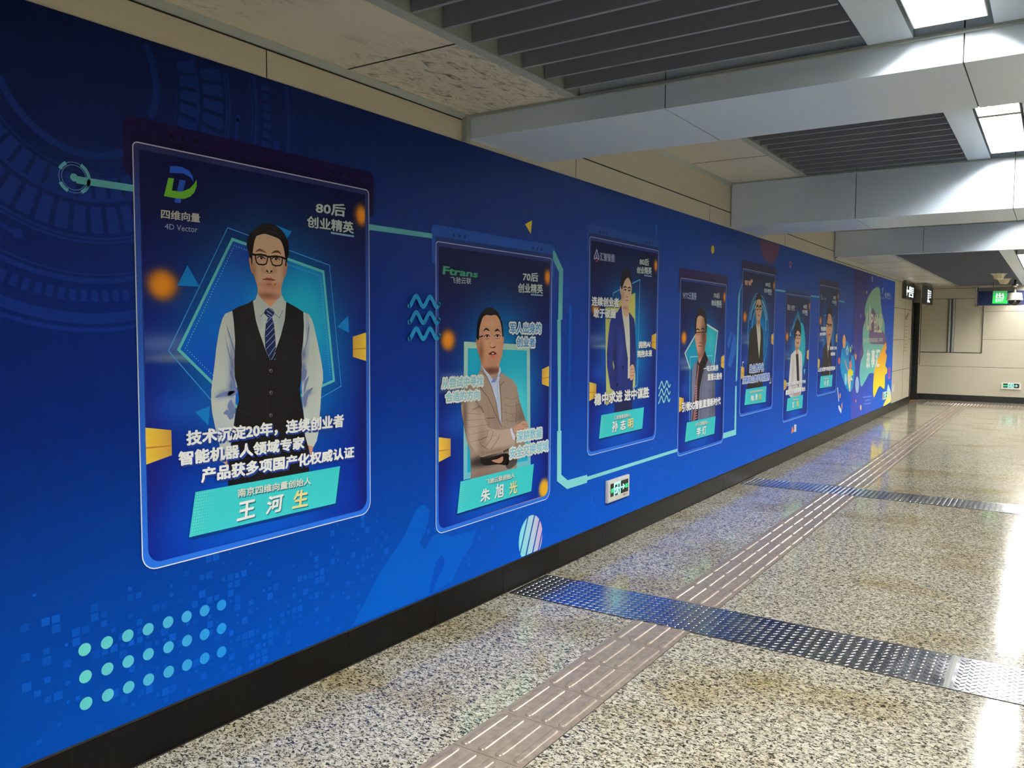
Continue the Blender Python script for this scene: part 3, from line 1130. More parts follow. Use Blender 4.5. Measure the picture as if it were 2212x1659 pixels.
# three rows of dots
A = Art()
D0 = [[(183, 1403), (231, 1388), (276, 1373), (320, 1359), (363, 1344), (403, 1332), (442, 1319), (478.5, 1307)],
      [(184.7, 1461.6), (232, 1445), (277, 1429), (320.5, 1413), (364, 1398), (404, 1384), (442, 1370.5), (478.5, 1357.6)],
      [(186, 1519.5), (233, 1501.5), (278, 1484.5), (321, 1468), (364.5, 1451), (404, 1436.5), (442, 1422), (478.5, 1408)]]
dc0, dc1 = S(100, 205, 200), S(36, 140, 220)
for ri, row in enumerate(D0):
    for k_, (px_, py_) in enumerate(row):
        x_, z_ = W(px_, py_)
        A.cut()
        A.ellipse(x_, z_, .0208, .0208, mixc(dc0, dc1, min(1, k_ / 7.0 + ri * .06)), 2, 24, metric=True)
A.build('printed_dot', mural)

# wavy line marks
def waves(A, x0, x1, z0, rows, gap, amp, w_, col, lay, n_=2.2):
    for r_ in range(rows):
        pts = []
        for i in range(45):
            t_ = i / 44
            pts.append((x0 + (x1 - x0) * t_, z0 - r_ * gap - amp * math.cos(2 * math.pi * n_ * (t_ - .02) + .25)))
        A.stroke(pts, w_, col, lay, metric=True)
        for e_ in (pts[0], pts[-1]):
            A.ellipse(e_[0], e_[1], w_ / 2, w_ / 2, col, lay, 12, metric=True)


A = Art(px=False)
x0_, z0_ = W(1422, 838); x1_, z1_ = W(1449, 826)
waves(A, x0_ + .01, x1_ - .012, (z0_ + z1_) / 2 + .005, 3, .058, .024, .016, S(150, 220, 215), 3)
tag(A.build('wave_marks', mural), 'pale mint wavy marks')

# turquoise connector band
A = Art()
TQ, TQ2 = S(120, 205, 214), S(130, 212, 220)
tq = lambda P: [mixc(S(92, 168, 178), S(140, 226, 232), min(1, max(0, (2.1 - p[1]) / 1.4))) for p in P]
Ze, Z5, Z7, Z8 = Zm(0, 60, 4.609), Zm(860, 440, 4.1475), Zm(1180, 440, 5.183), Zm(1180, 740, 4.607)
A.poly(Ze([(740, 1472), (905, 1500), (1375, 1572), (1375, 1640), (890, 1570), (760, 1548)]), tq, 4)
for r_, w_, a0, a1 in ((.0345, .010, 62, -25), (.0345, .010, -62, 0), (.0345, .010, 120, 155), (.0345, .010, 205, 245)):
    cx, cz = W(159.5, 383.5)
    pts = [(cx + .0475 * math.cos(math.radians(a0 + (a1 - a0) * i / 12)), cz + .0475 * math.sin(math.radians(a0 + (a1 - a0) * i / 12))) for i in range(13)]
    A.stroke(pts, .011, tq, 5, metric=True)
for r_ in (.0385, .047):
    A.stroke([(cx + r_ * math.cos(2 * math.pi * i / 40), cz + r_ * math.sin(2 * math.pi * i / 40)) for i in range(40)], .0018, S(110, 140, 190), 5, closed=True, metric=True)
A.ellipse(cx, cz, .0125, .0125, tq, 6, 20, metric=True)
A.cut()
A.poly([(789, 483), (933, 504.5), (933, 515), (789, 495.5)], tq, 4)
A.cut()
A.poly(Z5([(1386, 420), (1402, 422), (1478, 590), (1470, 1040), (1432, 1038), (1440, 615), (1386, 500)]), tq, 4)
A.poly([(1203.5, 690), (1211.5, 690.5), (1210.5, 931), (1205.5, 931)], tq, 4)
A.poly(Z8([(107, 882), (150, 876), (149, 1315), (212, 1370), (405, 1315), (405, 1395), (205, 1458), (105, 1378)]), tq, 4)
A.poly(Z8([(405, 1335), (1303, 1055), (1303, 1085), (405, 1372)]), tq, 4)
Z9 = Zm(1400, 700, 5.186)
A.cut()
A.poly(Z9([(815, 1250), (842, 1240), (845, 1220), (965, 1183), (975, 695), (992, 692), (985, 1240), (842, 1284), (840, 1268), (815, 1278)]), tq, 4)
A.cut()
A.poly([(1589, 824), (1592, 822), (1598.5, 630), (1603.5, 615), (1603.5, 611), (1597, 629), (1594.5, 640)], tq, 4)
A.cut()
A.poly(Zm(1580, 500, 6.91)([(628, 852), (803, 880), (803, 910), (625, 880)]), tq, 4)
A.cut()
A.poly(Zm(1580, 500, 6.91)([(1183, 948), (1313, 965), (1313, 992), (1183, 975)]), tq, 4)
A.cut()
A.poly(Zm(1740, 540, 8.296)([(585, 900), (700, 918), (700, 950), (582, 925)]), tq, 4)
A.build('connector_band', mural)

# small loose shapes of the mural
A = Art()
A.shade(Zm(1580, 500, 6.91)([(425, 112), (720, 205), (718, 260), (690, 370), (640, 455), (580, 482), (520, 450), (470, 370), (435, 230)]), lambda P: [S(92, 60, 90)] * len(P), 2, .1)
A.build('purple_half_disc', mural)
A = Art()
A.poly(Z5([(1137, 183), (1199, 150), (1189, 272)]), S(226, 198, 70), 2)
A.build('yellow_triangle', mural)
A = Art()
A.ellipse(1539.5, 539, 3.5, 9, S(222, 196, 74), 2)
A.build('yellow_dot', mural)
A = Art()
A.stroke([(1707.5 + 1.9 * math.cos(i * .3142), 571 + 5.4 * math.sin(i * .3142)) for i in range(20)], .018, S(190, 96, 90), 2, closed=True)
A.build('orange_ring', mural)
A = Art()
for q, cc in (((1232, 663), S(12, 84, 190)), ((1418, 487), S(30, 92, 176))):
    x_, z_ = W(*q)
    hh = .62 if q[0] < 1300 else .2
    A.shade(rect(x_ - .016, z_ - hh, x_ + .016, z_), lambda P, cc=cc, z_=z_, hh=hh: [mixc(cc, bgc(p[0], p[1]), min(1, (z_ - p[1]) / hh)) for p in P], 2, .03) if False else A._add([(x_ - .016, z_ - hh), (x_ + .016, z_ - hh), (x_ + .016, z_), (x_, z_ + .016), (x_ - .016, z_)], [(0, 1, 2), (0, 2, 4), (4, 2, 3)], lambda P, cc=cc, z_=z_, hh=hh: [mixc(cc, bgc(p[0], p[1]), min(1, max(0, (z_ - p[1]) / hh))) for p in P], 2)
A.build('fading_capsules', mural)
A = Art()
for i, L in enumerate(([(1570, 745), (1578, 715), (1582, 720), (1575, 752)], [(1572, 790), (1584, 722), (1590, 724), (1590, 760), (1578, 795)])):
    A.poly(L, lambda P: [mixc(bgc(p[0], p[1]), S(60, 140, 230), .35) for p in P], 2)
A.build('leaf_shapes', mural)
A = Art()
Za = Zm(1580, 720, 6.91)
A.poly(Za([(908, 1380), (932, 1460), (893, 1500)]), S(240, 140, 70), 2)
A.poly(Za([(935, 1365), (970, 1360), (966, 1470), (932, 1474)]), S(226, 226, 232), 2)
A.build('orange_and_white_flags', mural)
A = Art()
Zs = Zm(860, 800, 3.95)
disc_l = lambda P: [mixc(mixc(S(140, 230, 240), S(214, 214, 236), min(1, max(0, (p[0] - 4.02) / .16))), S(240, 92, 176), min(1, max(0, (p[0] - 4.15) / .17))) for p in P]
cl_, cz_ = W(1146.5, 1163)
bands = [(-.2, -.097), (-.085, -.022), (-.008, .052), (.066, .118), (.132, .2)]
RX, RZ, sl = .132, .14, .62
for lo, hi in bands:
    # slanted strip of the disc
    pts = []
    for i in range(72):
        a_ = 2 * math.pi * i / 72
        pts.append((RX * math.cos(a_), RZ * math.sin(a_)))
    def clip(poly_, f):
        out = []
        for i in range(len(poly_)):
            p, q = poly_[i - 1], poly_[i]
            fp, fq = f(p), f(q)
            if (fp >= 0) != (fq >= 0):
                t_ = fp / (fp - fq)
                out.append((p[0] + (q[0] - p[0]) * t_, p[1] + (q[1] - p[1]) * t_))
            if fq >= 0:
                out.append(q)
        return out
    pts = clip(pts, lambda p: p[0] - p[1] * .42 - lo)
    pts = clip(pts, lambda p: hi - (p[0] - p[1] * .42))
    pts = clip(pts, lambda p: p[1] + cz_ - (SK + .012))
    if len(pts) > 2:
        A2 = [(cl_ + p[0], cz_ + p[1]) for p in pts]
        tr = tessellate_polygon([[Vector((a_, b_, 0)) for a_, b_ in A2]])
        A._add(A2, tr, disc_l, 3)
A.build('striped_disc', mural)

# ================================================================== THE PORTRAIT POSTERS
PWd = 1.118
NAVY, GLOW = S(10, 12, 54), S(6, 160, 224)
GOLD, AMBER = S(240, 196, 60), S(238, 150, 40)
WHITE = S(244, 247, 244)
TEAL, PLATE = S(110, 205, 200), S(64, 208, 214)


class Soft:
    """printed colour fields: base, then soft blobs given in photo pixels (cx, cy, rx, ry, colour, strength, power)"""
    def __init__(self, base, blobs, px=True):
        self.base = base
        self.b = []
        for cx, cy, rx, ry, col, st, pw in blobs:
            if px:
                u, v_ = W(cx, cy)
                u2, _ = W(cx + rx, cy)
                _, v2 = W(cx, cy - ry)
                self.b.append((u, v_, abs(u2 - u), abs(v2 - v_), col, st, pw))
            else:
                self.b.append((cx, cy, rx, ry, col, st, pw))

    def __call__(self, P):
        x_, z_ = P[:, 0], P[:, 1]
        C = np.array(self.base(P) if callable(self.base) else [self.base] * len(P), float)
        C = np.sqrt(np.maximum(C, 0))
        for u, v_, ru, rv, col, st, pw in self.b:
            d_ = ((x_ - u) / ru) ** 2 + ((z_ - v_) / rv) ** 2
            a_ = (st * np.exp(-d_ ** pw))[:, None]
            C = C * (1 - a_) + np.sqrt(np.array(col)) * a_
        return C ** 2


def rrect(x0, z0, x1, z1, rb, rt):
    pts = []
    for cx, cz, r, a0 in ((x1 - rb, z0 + rb, rb, -90), (x1 - rt, z1 - rt, rt, 0), (x0 + rt, z1 - rt, rt, 90), (x0 + rb, z0 + rb, rb, 180)):
        for i in range(7):
            a_ = math.radians(a0 + 90 * i / 6)
            pts.append((cx + r * math.cos(a_), cz + r * math.sin(a_)))
    return pts


def poster_base(X0, label, high, bar, blobs, dots=True):
    """frame, glass band and coloured ground shared by the portrait posters"""
    z0, z1 = (.667, 2.118) if high else (.466, 1.938)
    X1 = X0 + PWd
    t = empty('portrait_poster', ((X0 + X1) / 2, YW - .003, z0), label, 'portrait poster', 'portrait posters along the mural')
    A = Art(px=False)
    A.poly(rrect(X0 - .032, z1 - .11, X1 + .034, z1 + .082, .02, .03), bar, 3)
    A.poly(rrect(X0 - .006, z1 - .06, X1 + .006, z1 + .026, .005, .012), mixc(bar, S(8, 8, 40), .62), 4)
    if dots:
        for k_ in range(3):
            for xx in (X0 + .145 + .047 * k_, X1 - .215 + .047 * k_):
                A.ellipse(xx, z1 + .045, .0095, .0095, mixc(bar, S(5, 6, 20), .75), 4, 12, metric=True)
    A.build('top_bar', t)
    A = Art(px=False)
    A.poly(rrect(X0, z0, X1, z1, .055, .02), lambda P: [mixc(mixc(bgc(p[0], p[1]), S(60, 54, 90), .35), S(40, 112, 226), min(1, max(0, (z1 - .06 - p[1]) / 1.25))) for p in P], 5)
    A.build('glass_margin', t)
    A = Art(px=False)
    fields = [(X0 + .58, z0 + .74, .33, .37, GLOW, .96, 1.05), (X0 + .5, z0 + .12, .42, .2, S(4, 96, 214), .75, 1.2),
              (X0 + .12, z0 + .78, .2, .035, S(120, 140, 190), .5, 1), (X0 + .24, z0 + .73, .22, .014, S(190, 196, 170), .5, 1),
              (X0 + .15, z0 + .55, .16, .06, S(30, 84, 190), .5, 1),
              (X0, z0 + .35, .10, .3, S(22, 22, 100), .7, 1.4), (X1, z0 + .35, .08, .5, S(18, 18, 80), .8, 1.4)]
    gold = [(X0 + .10, z0 + .985, .068, .056, S(120, 66, 30), .85, 2), (X0 + .098, z0 + .982, .048, .046, AMBER, .95, 2), (X1 - .052, z1 - .115, .042, .048, S(120, 66, 30), .85, 2), (X1 - .046, z1 - .115, .03, .04, AMBER, .95, 2)]
    A.shade(rrect(X0 + .022, z0 + .022, X1 - .022, z1 - .022, .05, .004), Soft(lambda P: [mixc(NAVY, S(6, 28, 130), min(1, max(0, (z1 - .2 - p[1]) / 1.1))) for p in P], fields + blobs + gold, px=False), 6, .011)
    A.build('printed_panel', t)
    A = Art(px=False)
    A.stroke(rrect(X0, z0, X1, z1, .055, .018), .0040, lambda P: [mixc(S(188, 184, 196), S(222, 234, 246), min(1, max(0, (z1 - p[1]) / 1.0))) for p in P], 7, closed=True, metric=True)
    A.build('border_line', t)
    # gold bricks at both edges
    A = Art(px=False)
    for xa, xb, zc, s_ in ((X1 - .022, X1 - .105, z0 + .755, 1), (X0 + .022, X0 + .12, z0 + .43, 1)):
        A.cut()
        A.poly([(xa, zc + .065), (xb, zc + .047), (xb, zc - .042), (xa, zc - .062)], lambda P, xa=xa: [mixc(S(240, 200, 70), S(190, 140, 70), min(1, abs(p[0] - xa) / .12)) for p in P], 7)
        A.stroke([(xa, zc - .005), (xb, zc - .008)], .005, S(190, 130, 50), 8, metric=True)
    A.build('gold_brick', t)
    return t


def badge(t, decade, q1, q2, ul, w_=.008):
    A = Art()
    A.text(decade, q1, S(200, 214, 208), 9, .028)
    A.text('创业精英', q2, S(200, 214, 208), 9, .028)
    A.stroke(ul, w_, S(140, 178, 214), 9)
    A.build('badge_lettering', t)


def caption(t, lines, front=WHITE, back=S(30, 58, 140), bold=.044, dx=.006, dz=-.008, lay=20):
    """lines: (text, quad); a darker copy beneath stands for the printed drop edge"""
    A = Art()
    for s, q in lines:
        A.cut().text(s, q, front, lay + 1, bold)
    B = Art()
    for s, q in lines:
        B.text(s, q, back, lay, bold + .006)
    pl = B.plane
    B.v = [(x_ + dx, y_, z_ + dz) for x_, y_, z_ in B.v]
    o = A.build('caption_lettering', t)
    b = B.build('lettering_edge', o)
    return o


def outlined(t, lines, inner, outer, lay=20, b0=.022, orad=.0105):
    A, B = Art(), Art()
    for s, q in lines:
        A.cut().text(s, q, inner, lay + 1.2, b0)
        cx = sum(p[0] for p in q) / 4; cy = sum(p[1] for p in q) / 4
        # the outline swells the same glyphs all round
        for k_ in range(12):
            C = Art()
            C.text(s, q, outer, lay, 0.0)
            rr_ = orad * (1 if k_ % 2 else .75)
            ox, oz = rr_ * math.cos(k_ * math.pi / 6), rr_ * math.sin(k_ * math.pi / 6)
            n0 = len(B.v)
            B.v += [(x_ + ox, y_ - k_ * 3e-5, z_ + oz) for x_, y_, z_ in C.v]
            B.f += [[i + n0 for i in f_] for f_ in C.f]
            B.c += C.c
    o = A.build('caption_lettering', t)
    B.build('lettering_outline', o)
    return o


def plate(t, quad, role, names, lay=16):
    A = Art()
    A.shade(quad, lambda P: [mixc(S(70, 200, 200), PLATE, 1)] * len(P), lay, .3)
    o = A.build('name_plate', t)
    B = Art()
    q = [np.array(W(*p)) for p in quad]
    B.D = Art.D
    # halftone corners
    for i in range(11):
        for j_ in range(14):
            a_, b_ = .015 + i * .014, .05 + j_ * .068
            if rnd.random() < .0 or i + abs(j_ - 4) * .5 > 9:
                continue
            P = q[3] * (1 - a_) * (1 - b_) + q[2] * a_ * (1 - b_) + q[1] * a_ * b_ + q[0] * (1 - a_) * b_
            P2 = q[3] * a_ * (b_ * .5) + q[2] * (1 - a_) * (b_ * .5) + q[1] * (1 - a_) * (1 - b_ * .5) + q[0] * a_ * (1 - b_ * .5)
            r_ = .0028 * (1 - i / 13)
            for pp in (P,):
                B._add([(pp[0] - r_, pp[1]), (pp[0], pp[1] - r_), (pp[0] + r_, pp[1]), (pp[0], pp[1] + r_)], [(0, 1, 2), (0, 2, 3)], S(150, 232, 232), lay + 1)
    B.build('halftone', o)
    A, C = Art(), Art()
    for s, qq, col in [(role[0], role[1], S(226, 232, 220))] + names:
        A.text(s, qq, col, lay + 3, .03)
        C.text(s, qq, S(30, 120, 140), lay + 2, .036)
    C.v = [(x_ + .004, y_, z_ - .005) for x_, y_, z_ in C.v]
    l_ = A.build('plate_lettering', o)
    C.build('lettering_edge', o)
    # printed dark edge below the plate
    D = Art()
    D.poly(quad, S(8, 50, 120), lay - 1)
    D.v = [(x_ + .006, y_, z_ - .010) for x_, y_, z_ in D.v]
    D.build('plate_edge', o)
    return o


SK1, SK2, SKD = S(214, 176, 148), S(196, 146, 120), S(112, 66, 52)
HAIR = S(22, 19, 20)
YEL = S(236, 224, 150)

# ------------------------------------------------------------------ poster: man in black vest
t1 = poster_base(1.596, 'largest portrait poster, nearest the camera: man in black vest, tie and dark glasses', True, S(22, 14, 52), [])
H1, T1 = Zm(510, 470, 8.293), Zm(440, 620, 5.925)
R2, R3 = Zm(250, 250, 3.687), Zm(250, 680, 2.765)
A = Art()
A.shade([(501, 517), (697.5, 587), (720.5, 822), (540, 905), (385, 755)], Soft(S(10, 100, 190), [(640, 690, 90, 120, S(40, 190, 220), .9, 1.2), (480, 640, 70, 60, S(20, 90, 190), .8, 1), (450, 800, 70, 90, S(12, 70, 180), .9, 1), (530, 540, 80, 60, S(20, 50, 130), .95, 1)]), 8, .02)
A.stroke([(491, 492), (711, 573), (736, 834), (532, 952), (363, 758)], .0035, S(70, 150, 215), 8, closed=True)
A.stroke([(501, 517), (697.5, 587), (720.5, 822), (537, 905), (385, 755)], .011, S(100, 196, 196), 9, closed=True)
dotted = [np.array(W(*p)) for p in [(505, 531), (691, 596), (713, 815)]], [np.array(W(*p)) for p in [(505, 531), (400, 752), (480, 832)]]
for L in dotted:
    for p, q in zip(L[:-1], L[1:]):
        n_ = int(np.linalg.norm(q - p) / .011)
        for i in range(n_):
            c_ = p + (q - p) * i / n_
            A.ellipse(c_[0], c_[1], .0022, .0022, S(120, 190, 215), 9, 6, metric=True)
for tri in ([(404, 573), (430, 619), (382, 617)], [(596, 487), (629.5, 500), (612, 525)], [(751, 682), (753, 719), (727, 706)], [(420, 890), (452.5, 877), (449, 919)]):
    A.poly(tri, S(20, 120, 196), 9)
A.build('pentagon_motif', t1)
A = Art()
A.poly(R2([(430, 402), (470, 401), (520, 408), (580, 437), (608, 480), (616, 526), (590, 490), (540, 462), (425, 455)]), S(40, 84, 190), 9)
A.poly(R2([(505, 510), (552, 518), (512, 696), (463, 690)]), S(40, 84, 190), 9)
A.poly(R2([(415, 495), (460, 500), (443, 596), (520, 606), (585, 580), (622, 540), (640, 508), (641, 560), (622, 612), (590, 645), (540, 663), (470, 658), (380, 640)]), S(96, 164, 48), 10)
A.text('四维向量', R2([(355, 818), (668, 853), (668, 780), (358, 742)]), S(206, 204, 190), 9, .02)
A.text('4D Vector', R2([(388, 903), (648, 932), (650, 882), (388, 858)]), S(176, 180, 190), 9, .003)
A.build('logo', t1)
badge(t1, '80后', R2([(1587, 778), (1825, 808), (1827, 705), (1590, 685)]), R2([(1518, 888), (1893, 942), (1890, 845), (1520, 795)]), R2([(1710, 932), (1895, 962)]))
# the man
FOLD, FOLD2 = S(64, 84, 150), S(150, 166, 206)
shirt_c = Soft(S(206, 216, 212), [])
A = Art()
A.shade(T1([(640, 170), (560, 235), (360, 305), (270, 340), (235, 400), (200, 520), (180, 620), (155, 780), (140, 920), (110, 1170), (90, 1320), (90, 1480), (100, 1600), (130, 1745), (160, 1885), (195, 2025), (200, 2220), (270, 2262), (300, 2200), (350, 1960), (395, 1640), (405, 1300), (640, 1000), (1040, 1000), (1245, 1150), (1255, 1450), (1275, 1640), (1285, 1890), (1322, 2022), (1390, 2062), (1440, 1970), (1465, 1850), (1475, 1700), (1490, 1500), (1500, 1300), (1522, 1190), (1520, 1080), (1490, 900), (1450, 700), (1410, 520), (1380, 420), (1340, 350), (1270, 320), (1060, 200), (1000, 150), (690, 140)]),
        Soft(S(202, 212, 208), [(505, 815, 14, 60, FOLD2, .5, 1), (500, 790, 5, 45, FOLD, .6, 1), (486, 851, 12, 7, FOLD, .8, 1), (475, 856, 12, 7, FOLD2, .8, 1), (499, 838, 7, 16, FOLD, .7, 1), (500, 882, 7, 10, FOLD, .8, 1), (470, 935, 22, 30, S(180, 196, 226), .6, 1), (655, 795, 5, 14, FOLD, .75, 1), (652, 815, 6, 12, FOLD, .8, 1), (664, 848, 9, 6, FOLD, .6, 1), (657, 868, 5, 10, FOLD, .8, 1), (663, 720, 3, 50, FOLD2, .8, 1), (690, 780, 10, 90, S(214, 222, 214), .6, 1), (560, 690, 6, 25, FOLD2, .4, 1), (606, 700, 8, 30, FOLD2, .35, 1), (655, 765, 6, 14, FOLD, .7, 1)]), 10, .006)
for L in ([(265, 600), (285, 700), (310, 800), (340, 910), (372, 1000), (388, 1080), (360, 1010), (325, 905), (290, 760)], [(285, 480), (320, 580), (350, 680), (385, 800), (392, 860), (360, 760), (310, 600)],
          [(325, 1060), (350, 1100), (385, 1170), (400, 1250), (425, 1330), (410, 1370), (340, 1400), (300, 1370), (350, 1300), (372, 1230), (340, 1140)],
          [(140, 1415), (200, 1370), (290, 1335), (400, 1330), (330, 1385), (250, 1400)], [(310, 1480), (345, 1440), (370, 1500), (402, 1580), (380, 1630), (330, 1600), (300, 1540)],
          [(245, 1620), (290, 1570), (330, 1600), (385, 1650), (330, 1700), (290, 1640)],
          [(1340, 470), (1345, 540), (1325, 660), (1300, 780), (1270, 900), (1250, 970), (1275, 840), (1310, 680)], [(1245, 1100), (1300, 1050), (1312, 1110), (1285, 1190), (1260, 1180)],
          [(1290, 1200), (1340, 1150), (1300, 1290), (1280, 1370), (1275, 1300)], [(1265, 1400), (1330, 1320), (1395, 1290), (1340, 1370), (1310, 1470), (1290, 1545), (1265, 1480)]):
    A.poly(T1(L), S(110, 126, 174), 10.5, 3)
A.poly(T1([(265, 2205), (292, 2195), (302, 2290), (272, 2285)]), SK2, 10.4)
A.poly(T1([(1330, 2025), (1393, 2040), (1385, 2110), (1358, 2165)]), SK2, 10.4)
port1 = A.build('portrait', t1)
tag(port1, 'printed photo of a man in white shirt and black vest')
A = Art()
A.shade(T1([(622, 168), (640, 300), (662, 430), (700, 560), (780, 795), (845, 940), (920, 790), (980, 620), (1030, 420), (1050, 190), (1160, 250), (1268, 318), (1276, 500), (1266, 700), (1245, 850), (1250, 1000), (1240, 1200), (1225, 1300), (1240, 1450), (1265, 1600), (1280, 1700), (1290, 1900), (1335, 2060), (1342, 2360), (700, 2480), (305, 2545), (312, 2300), (350, 2000), (390, 1700), (412, 1560), (445, 1450), (430, 1300), (390, 1150), (385, 930), (396, 700), (378, 450), (358, 300), (430, 258), (560, 210)]),
        Soft(S(24, 22, 24), [(545, 760, 22, 60, S(36, 34, 38), .5, 1), (620, 760, 20, 60, S(34, 32, 36), .5, 1)]), 11, .02)
A.stroke(T1([(845, 940), (810, 1200), (805, 1700)]), .002, S(44, 42, 46), 11.5)
A.stroke(T1([(430, 1560), (620, 1640)]), .004, S(40, 38, 42), 11.5)
for by in (1070, 1352, 1640):
    A.ellipse(*T1([(852, by)])[0], 3.7, 4.3, S(112, 108, 102), 11.6, 14)
    A.ellipse(*T1([(852, by + 2)])[0], 2.6, 3.1, S(40, 38, 38), 11.8, 12)
    A.ellipse(*T1([(846, by - 4)])[0], 1.0, 1.2, S(150, 146, 140), 12, 8)
A.build('vest', port1)
A = Art()
A.poly(T1([(680, 78), (652, 170), (668, 290), (722, 376), (832, 262), (760, 190)]), S(196, 206, 202), 12)
A.poly(T1([(990, 98), (1032, 182), (1002, 300), (962, 396), (900, 340), (838, 262), (920, 190)]), S(200, 210, 206), 12)
A.stroke(T1([(722, 376), (770, 320), (830, 262)]), .003, S(120, 136, 170), 12.5)
A.stroke(T1([(1004, 300), (962, 394), (900, 340), (842, 268)]), .003, S(120, 136, 170), 12.5)
A.build('collar', port1)
A = Art()
TIE = S(26, 36, 74)
A.poly(T1([(778, 292), (830, 262), (882, 292), (896, 330), (868, 392), (815, 392), (764, 336)]), TIE, 13)
A.poly(T1([(815, 395), (865, 390), (892, 480), (906, 620), (916, 790), (845, 940), (780, 790), (774, 620), (786, 480)]), TIE, 13)
for y_ in range(400, 980, 82):
    xl, xr = 784 - max(0, 480 - y_) * .05 + max(0, y_ + 60 - 790) * .45, 905
    A.stroke(T1([(xl, min(930, y_ + 75)), (min(910, xl + 118), y_ - 55)]), .0026, S(150, 170, 214), 13.5)
A.stroke(T1([(795, 300), (870, 355)]), .003, S(150, 170, 214), 13.5)
A.stroke(T1([(800, 350), (850, 385)]), .003, S(150, 170, 214), 13.5)
A.stroke(T1([(826, 268), (884, 310)]), .003, S(150, 170, 214), 13.5)
A.build('tie', port1)
A = Art()
face_b = [(578, 640, 24, 9, SKD, .85, 1.3), (585, 620, 30, 14, S(190, 122, 98), .6, 1), (584, 655, 22, 12, S(210, 144, 118), .7, 1), (545, 590, 8, 30, S(150, 104, 84), .7, 1), (618, 600, 9, 40, S(160, 112, 90), .75, 1),
          (572, 525, 30, 16, S(222, 190, 162), .6, 1), (577, 580, 6, 18, S(222, 184, 156), .6, 1), (566, 583, 4, 10, S(176, 128, 104), .5, 1), (592, 583, 5, 12, S(176, 128, 104), .5, 1), (580, 616, 14, 4, S(150, 92, 76), .4, 1), (563, 558, 14, 6, S(190, 148, 124), .6, 1), (596, 560, 14, 6, S(190, 148, 124), .6, 1)]
A.poly(H1([(220, 720), (262, 715), (290, 800), (305, 1005), (268, 985), (245, 910), (228, 830)]), S(190, 134, 108), 12, 3)
A.poly(H1([(890, 800), (908, 845), (897, 960), (877, 1035), (850, 1070), (855, 950), (875, 870)]), S(186, 130, 104), 12, 3)
A.shade(H1([(330, 380), (350, 325), (400, 300), (480, 280), (560, 295), (660, 330), (740, 360), (790, 415), (820, 480), (842, 560), (858, 640), (866, 720), (874, 800), (888, 870), (880, 935), (868, 1000), (855, 1060), (835, 1120), (815, 1190), (800, 1260), (796, 1330), (806, 1368), (770, 1420), (700, 1500), (640, 1560), (600, 1608), (560, 1570), (480, 1490), (400, 1400), (372, 1350), (376, 1290), (360, 1200), (330, 1110), (300, 1010), (280, 920), (272, 850), (272, 760), (280, 640), (296, 500), (310, 440)]), Soft(SK1, face_b), 12.5, .0028, 2)
fa = A.build('face', port1)
A = Art()
A.poly(H1([(175, 480), (192, 400), (215, 325), (240, 275), (290, 238), (340, 190), (400, 155), (450, 122), (550, 108), (640, 122), (700, 148), (760, 188), (810, 230), (862, 300), (900, 380), (920, 440), (930, 520), (936, 620), (922, 690), (908, 740), (902, 800), (880, 790), (872, 740), (856, 640), (838, 545), (812, 465), (780, 408), (735, 372), (660, 342), (560, 306), (480, 292), (400, 315), (352, 335), (332, 385), (312, 440), (300, 520), (288, 600), (280, 700), (278, 800), (272, 870), (258, 800), (252, 735), (225, 710), (215, 640), (205, 590), (186, 540)]), HAIR, 13, 2)
A.poly(H1([(872, 780), (890, 800), (890, 872), (872, 880), (864, 830)]), HAIR, 13)
for L in ([(300, 250), (350, 200), (450, 165)], [(560, 150), (660, 180), (740, 250)], [(600, 230), (720, 290), (800, 400)], [(280, 330), (320, 270), (400, 230)]):
    A.stroke(H1(L), .003, S(46, 40, 40), 13.3)
A.build('hair', port1)
A = Art()
BR = S(92, 66, 52)
A.poly(H1([(335, 612), (378, 570), (420, 556), (462, 580), (525, 622), (510, 632), (450, 612), (390, 604), (345, 618)]), BR, 13, 3)
A.poly(H1([(618, 642), (660, 602), (720, 586), (770, 612), (797, 668), (750, 636), (690, 630), (640, 642)]), BR, 13, 3)
for cx, cy in ((440, 722), (702, 738)):
    A.poly(H1([(cx - 70, cy + 8), (cx - 30, cy - 24), (cx + 15, cy - 26), (cx + 60, cy + 14), (cx + 20, cy + 26), (cx - 30, cy + 22)]), S(206, 188, 172), 13, 4)
    A.ellipse(*H1([(cx + 2, cy)])[0], 3.1, 3.3, S(26, 18, 16), 13.4, 16)
    A.stroke(H1([(cx - 82, cy + 6), (cx - 40, cy - 26), (cx + 10, cy - 30), (cx + 68, cy + 20)]), .0042, S(56, 36, 30), 13.6)
    A.stroke(H1([(cx - 60, cy - 38), (cx, cy - 48), (cx + 60, cy - 30)]), .0018, S(150, 108, 88), 13.2)
    A.ellipse(*H1([(cx + 8, cy - 8)])[0], .7, .7, S(190, 190, 190), 13.8, 8)
A.poly(H1([(526, 940), (545, 938), (560, 960), (575, 985), (545, 978), (528, 965)]), S(52, 28, 24), 13, 3)
A.poly(H1([(595, 985), (605, 955), (630, 940), (638, 960), (620, 982)]), S(52, 28, 24), 13, 3)
A.stroke(H1([(505, 940), (510, 985), (545, 1005), (590, 995), (630, 1000), (655, 960)]), .0022, S(146, 92, 74), 13)
A.poly(H1([(458, 1104), (510, 1092), (545, 1072), (575, 1084), (610, 1074), (645, 1100), (695, 1118), (640, 1124), (580, 1116), (510, 1110)]), S(146, 82, 74), 13, 3)
A.poly(H1([(508, 1114), (580, 1120), (645, 1126), (622, 1160), (570, 1178), (525, 1152)]), S(204, 134, 116), 13, 3)
A.stroke(H1([(462, 1108), (520, 1110), (580, 1117), (640, 1123), (692, 1118)]), .0028, S(84, 40, 36), 13.5)
A.stroke(H1([(530, 1188), (570, 1198), (620, 1186)]), .004, S(150, 92, 74), 13)
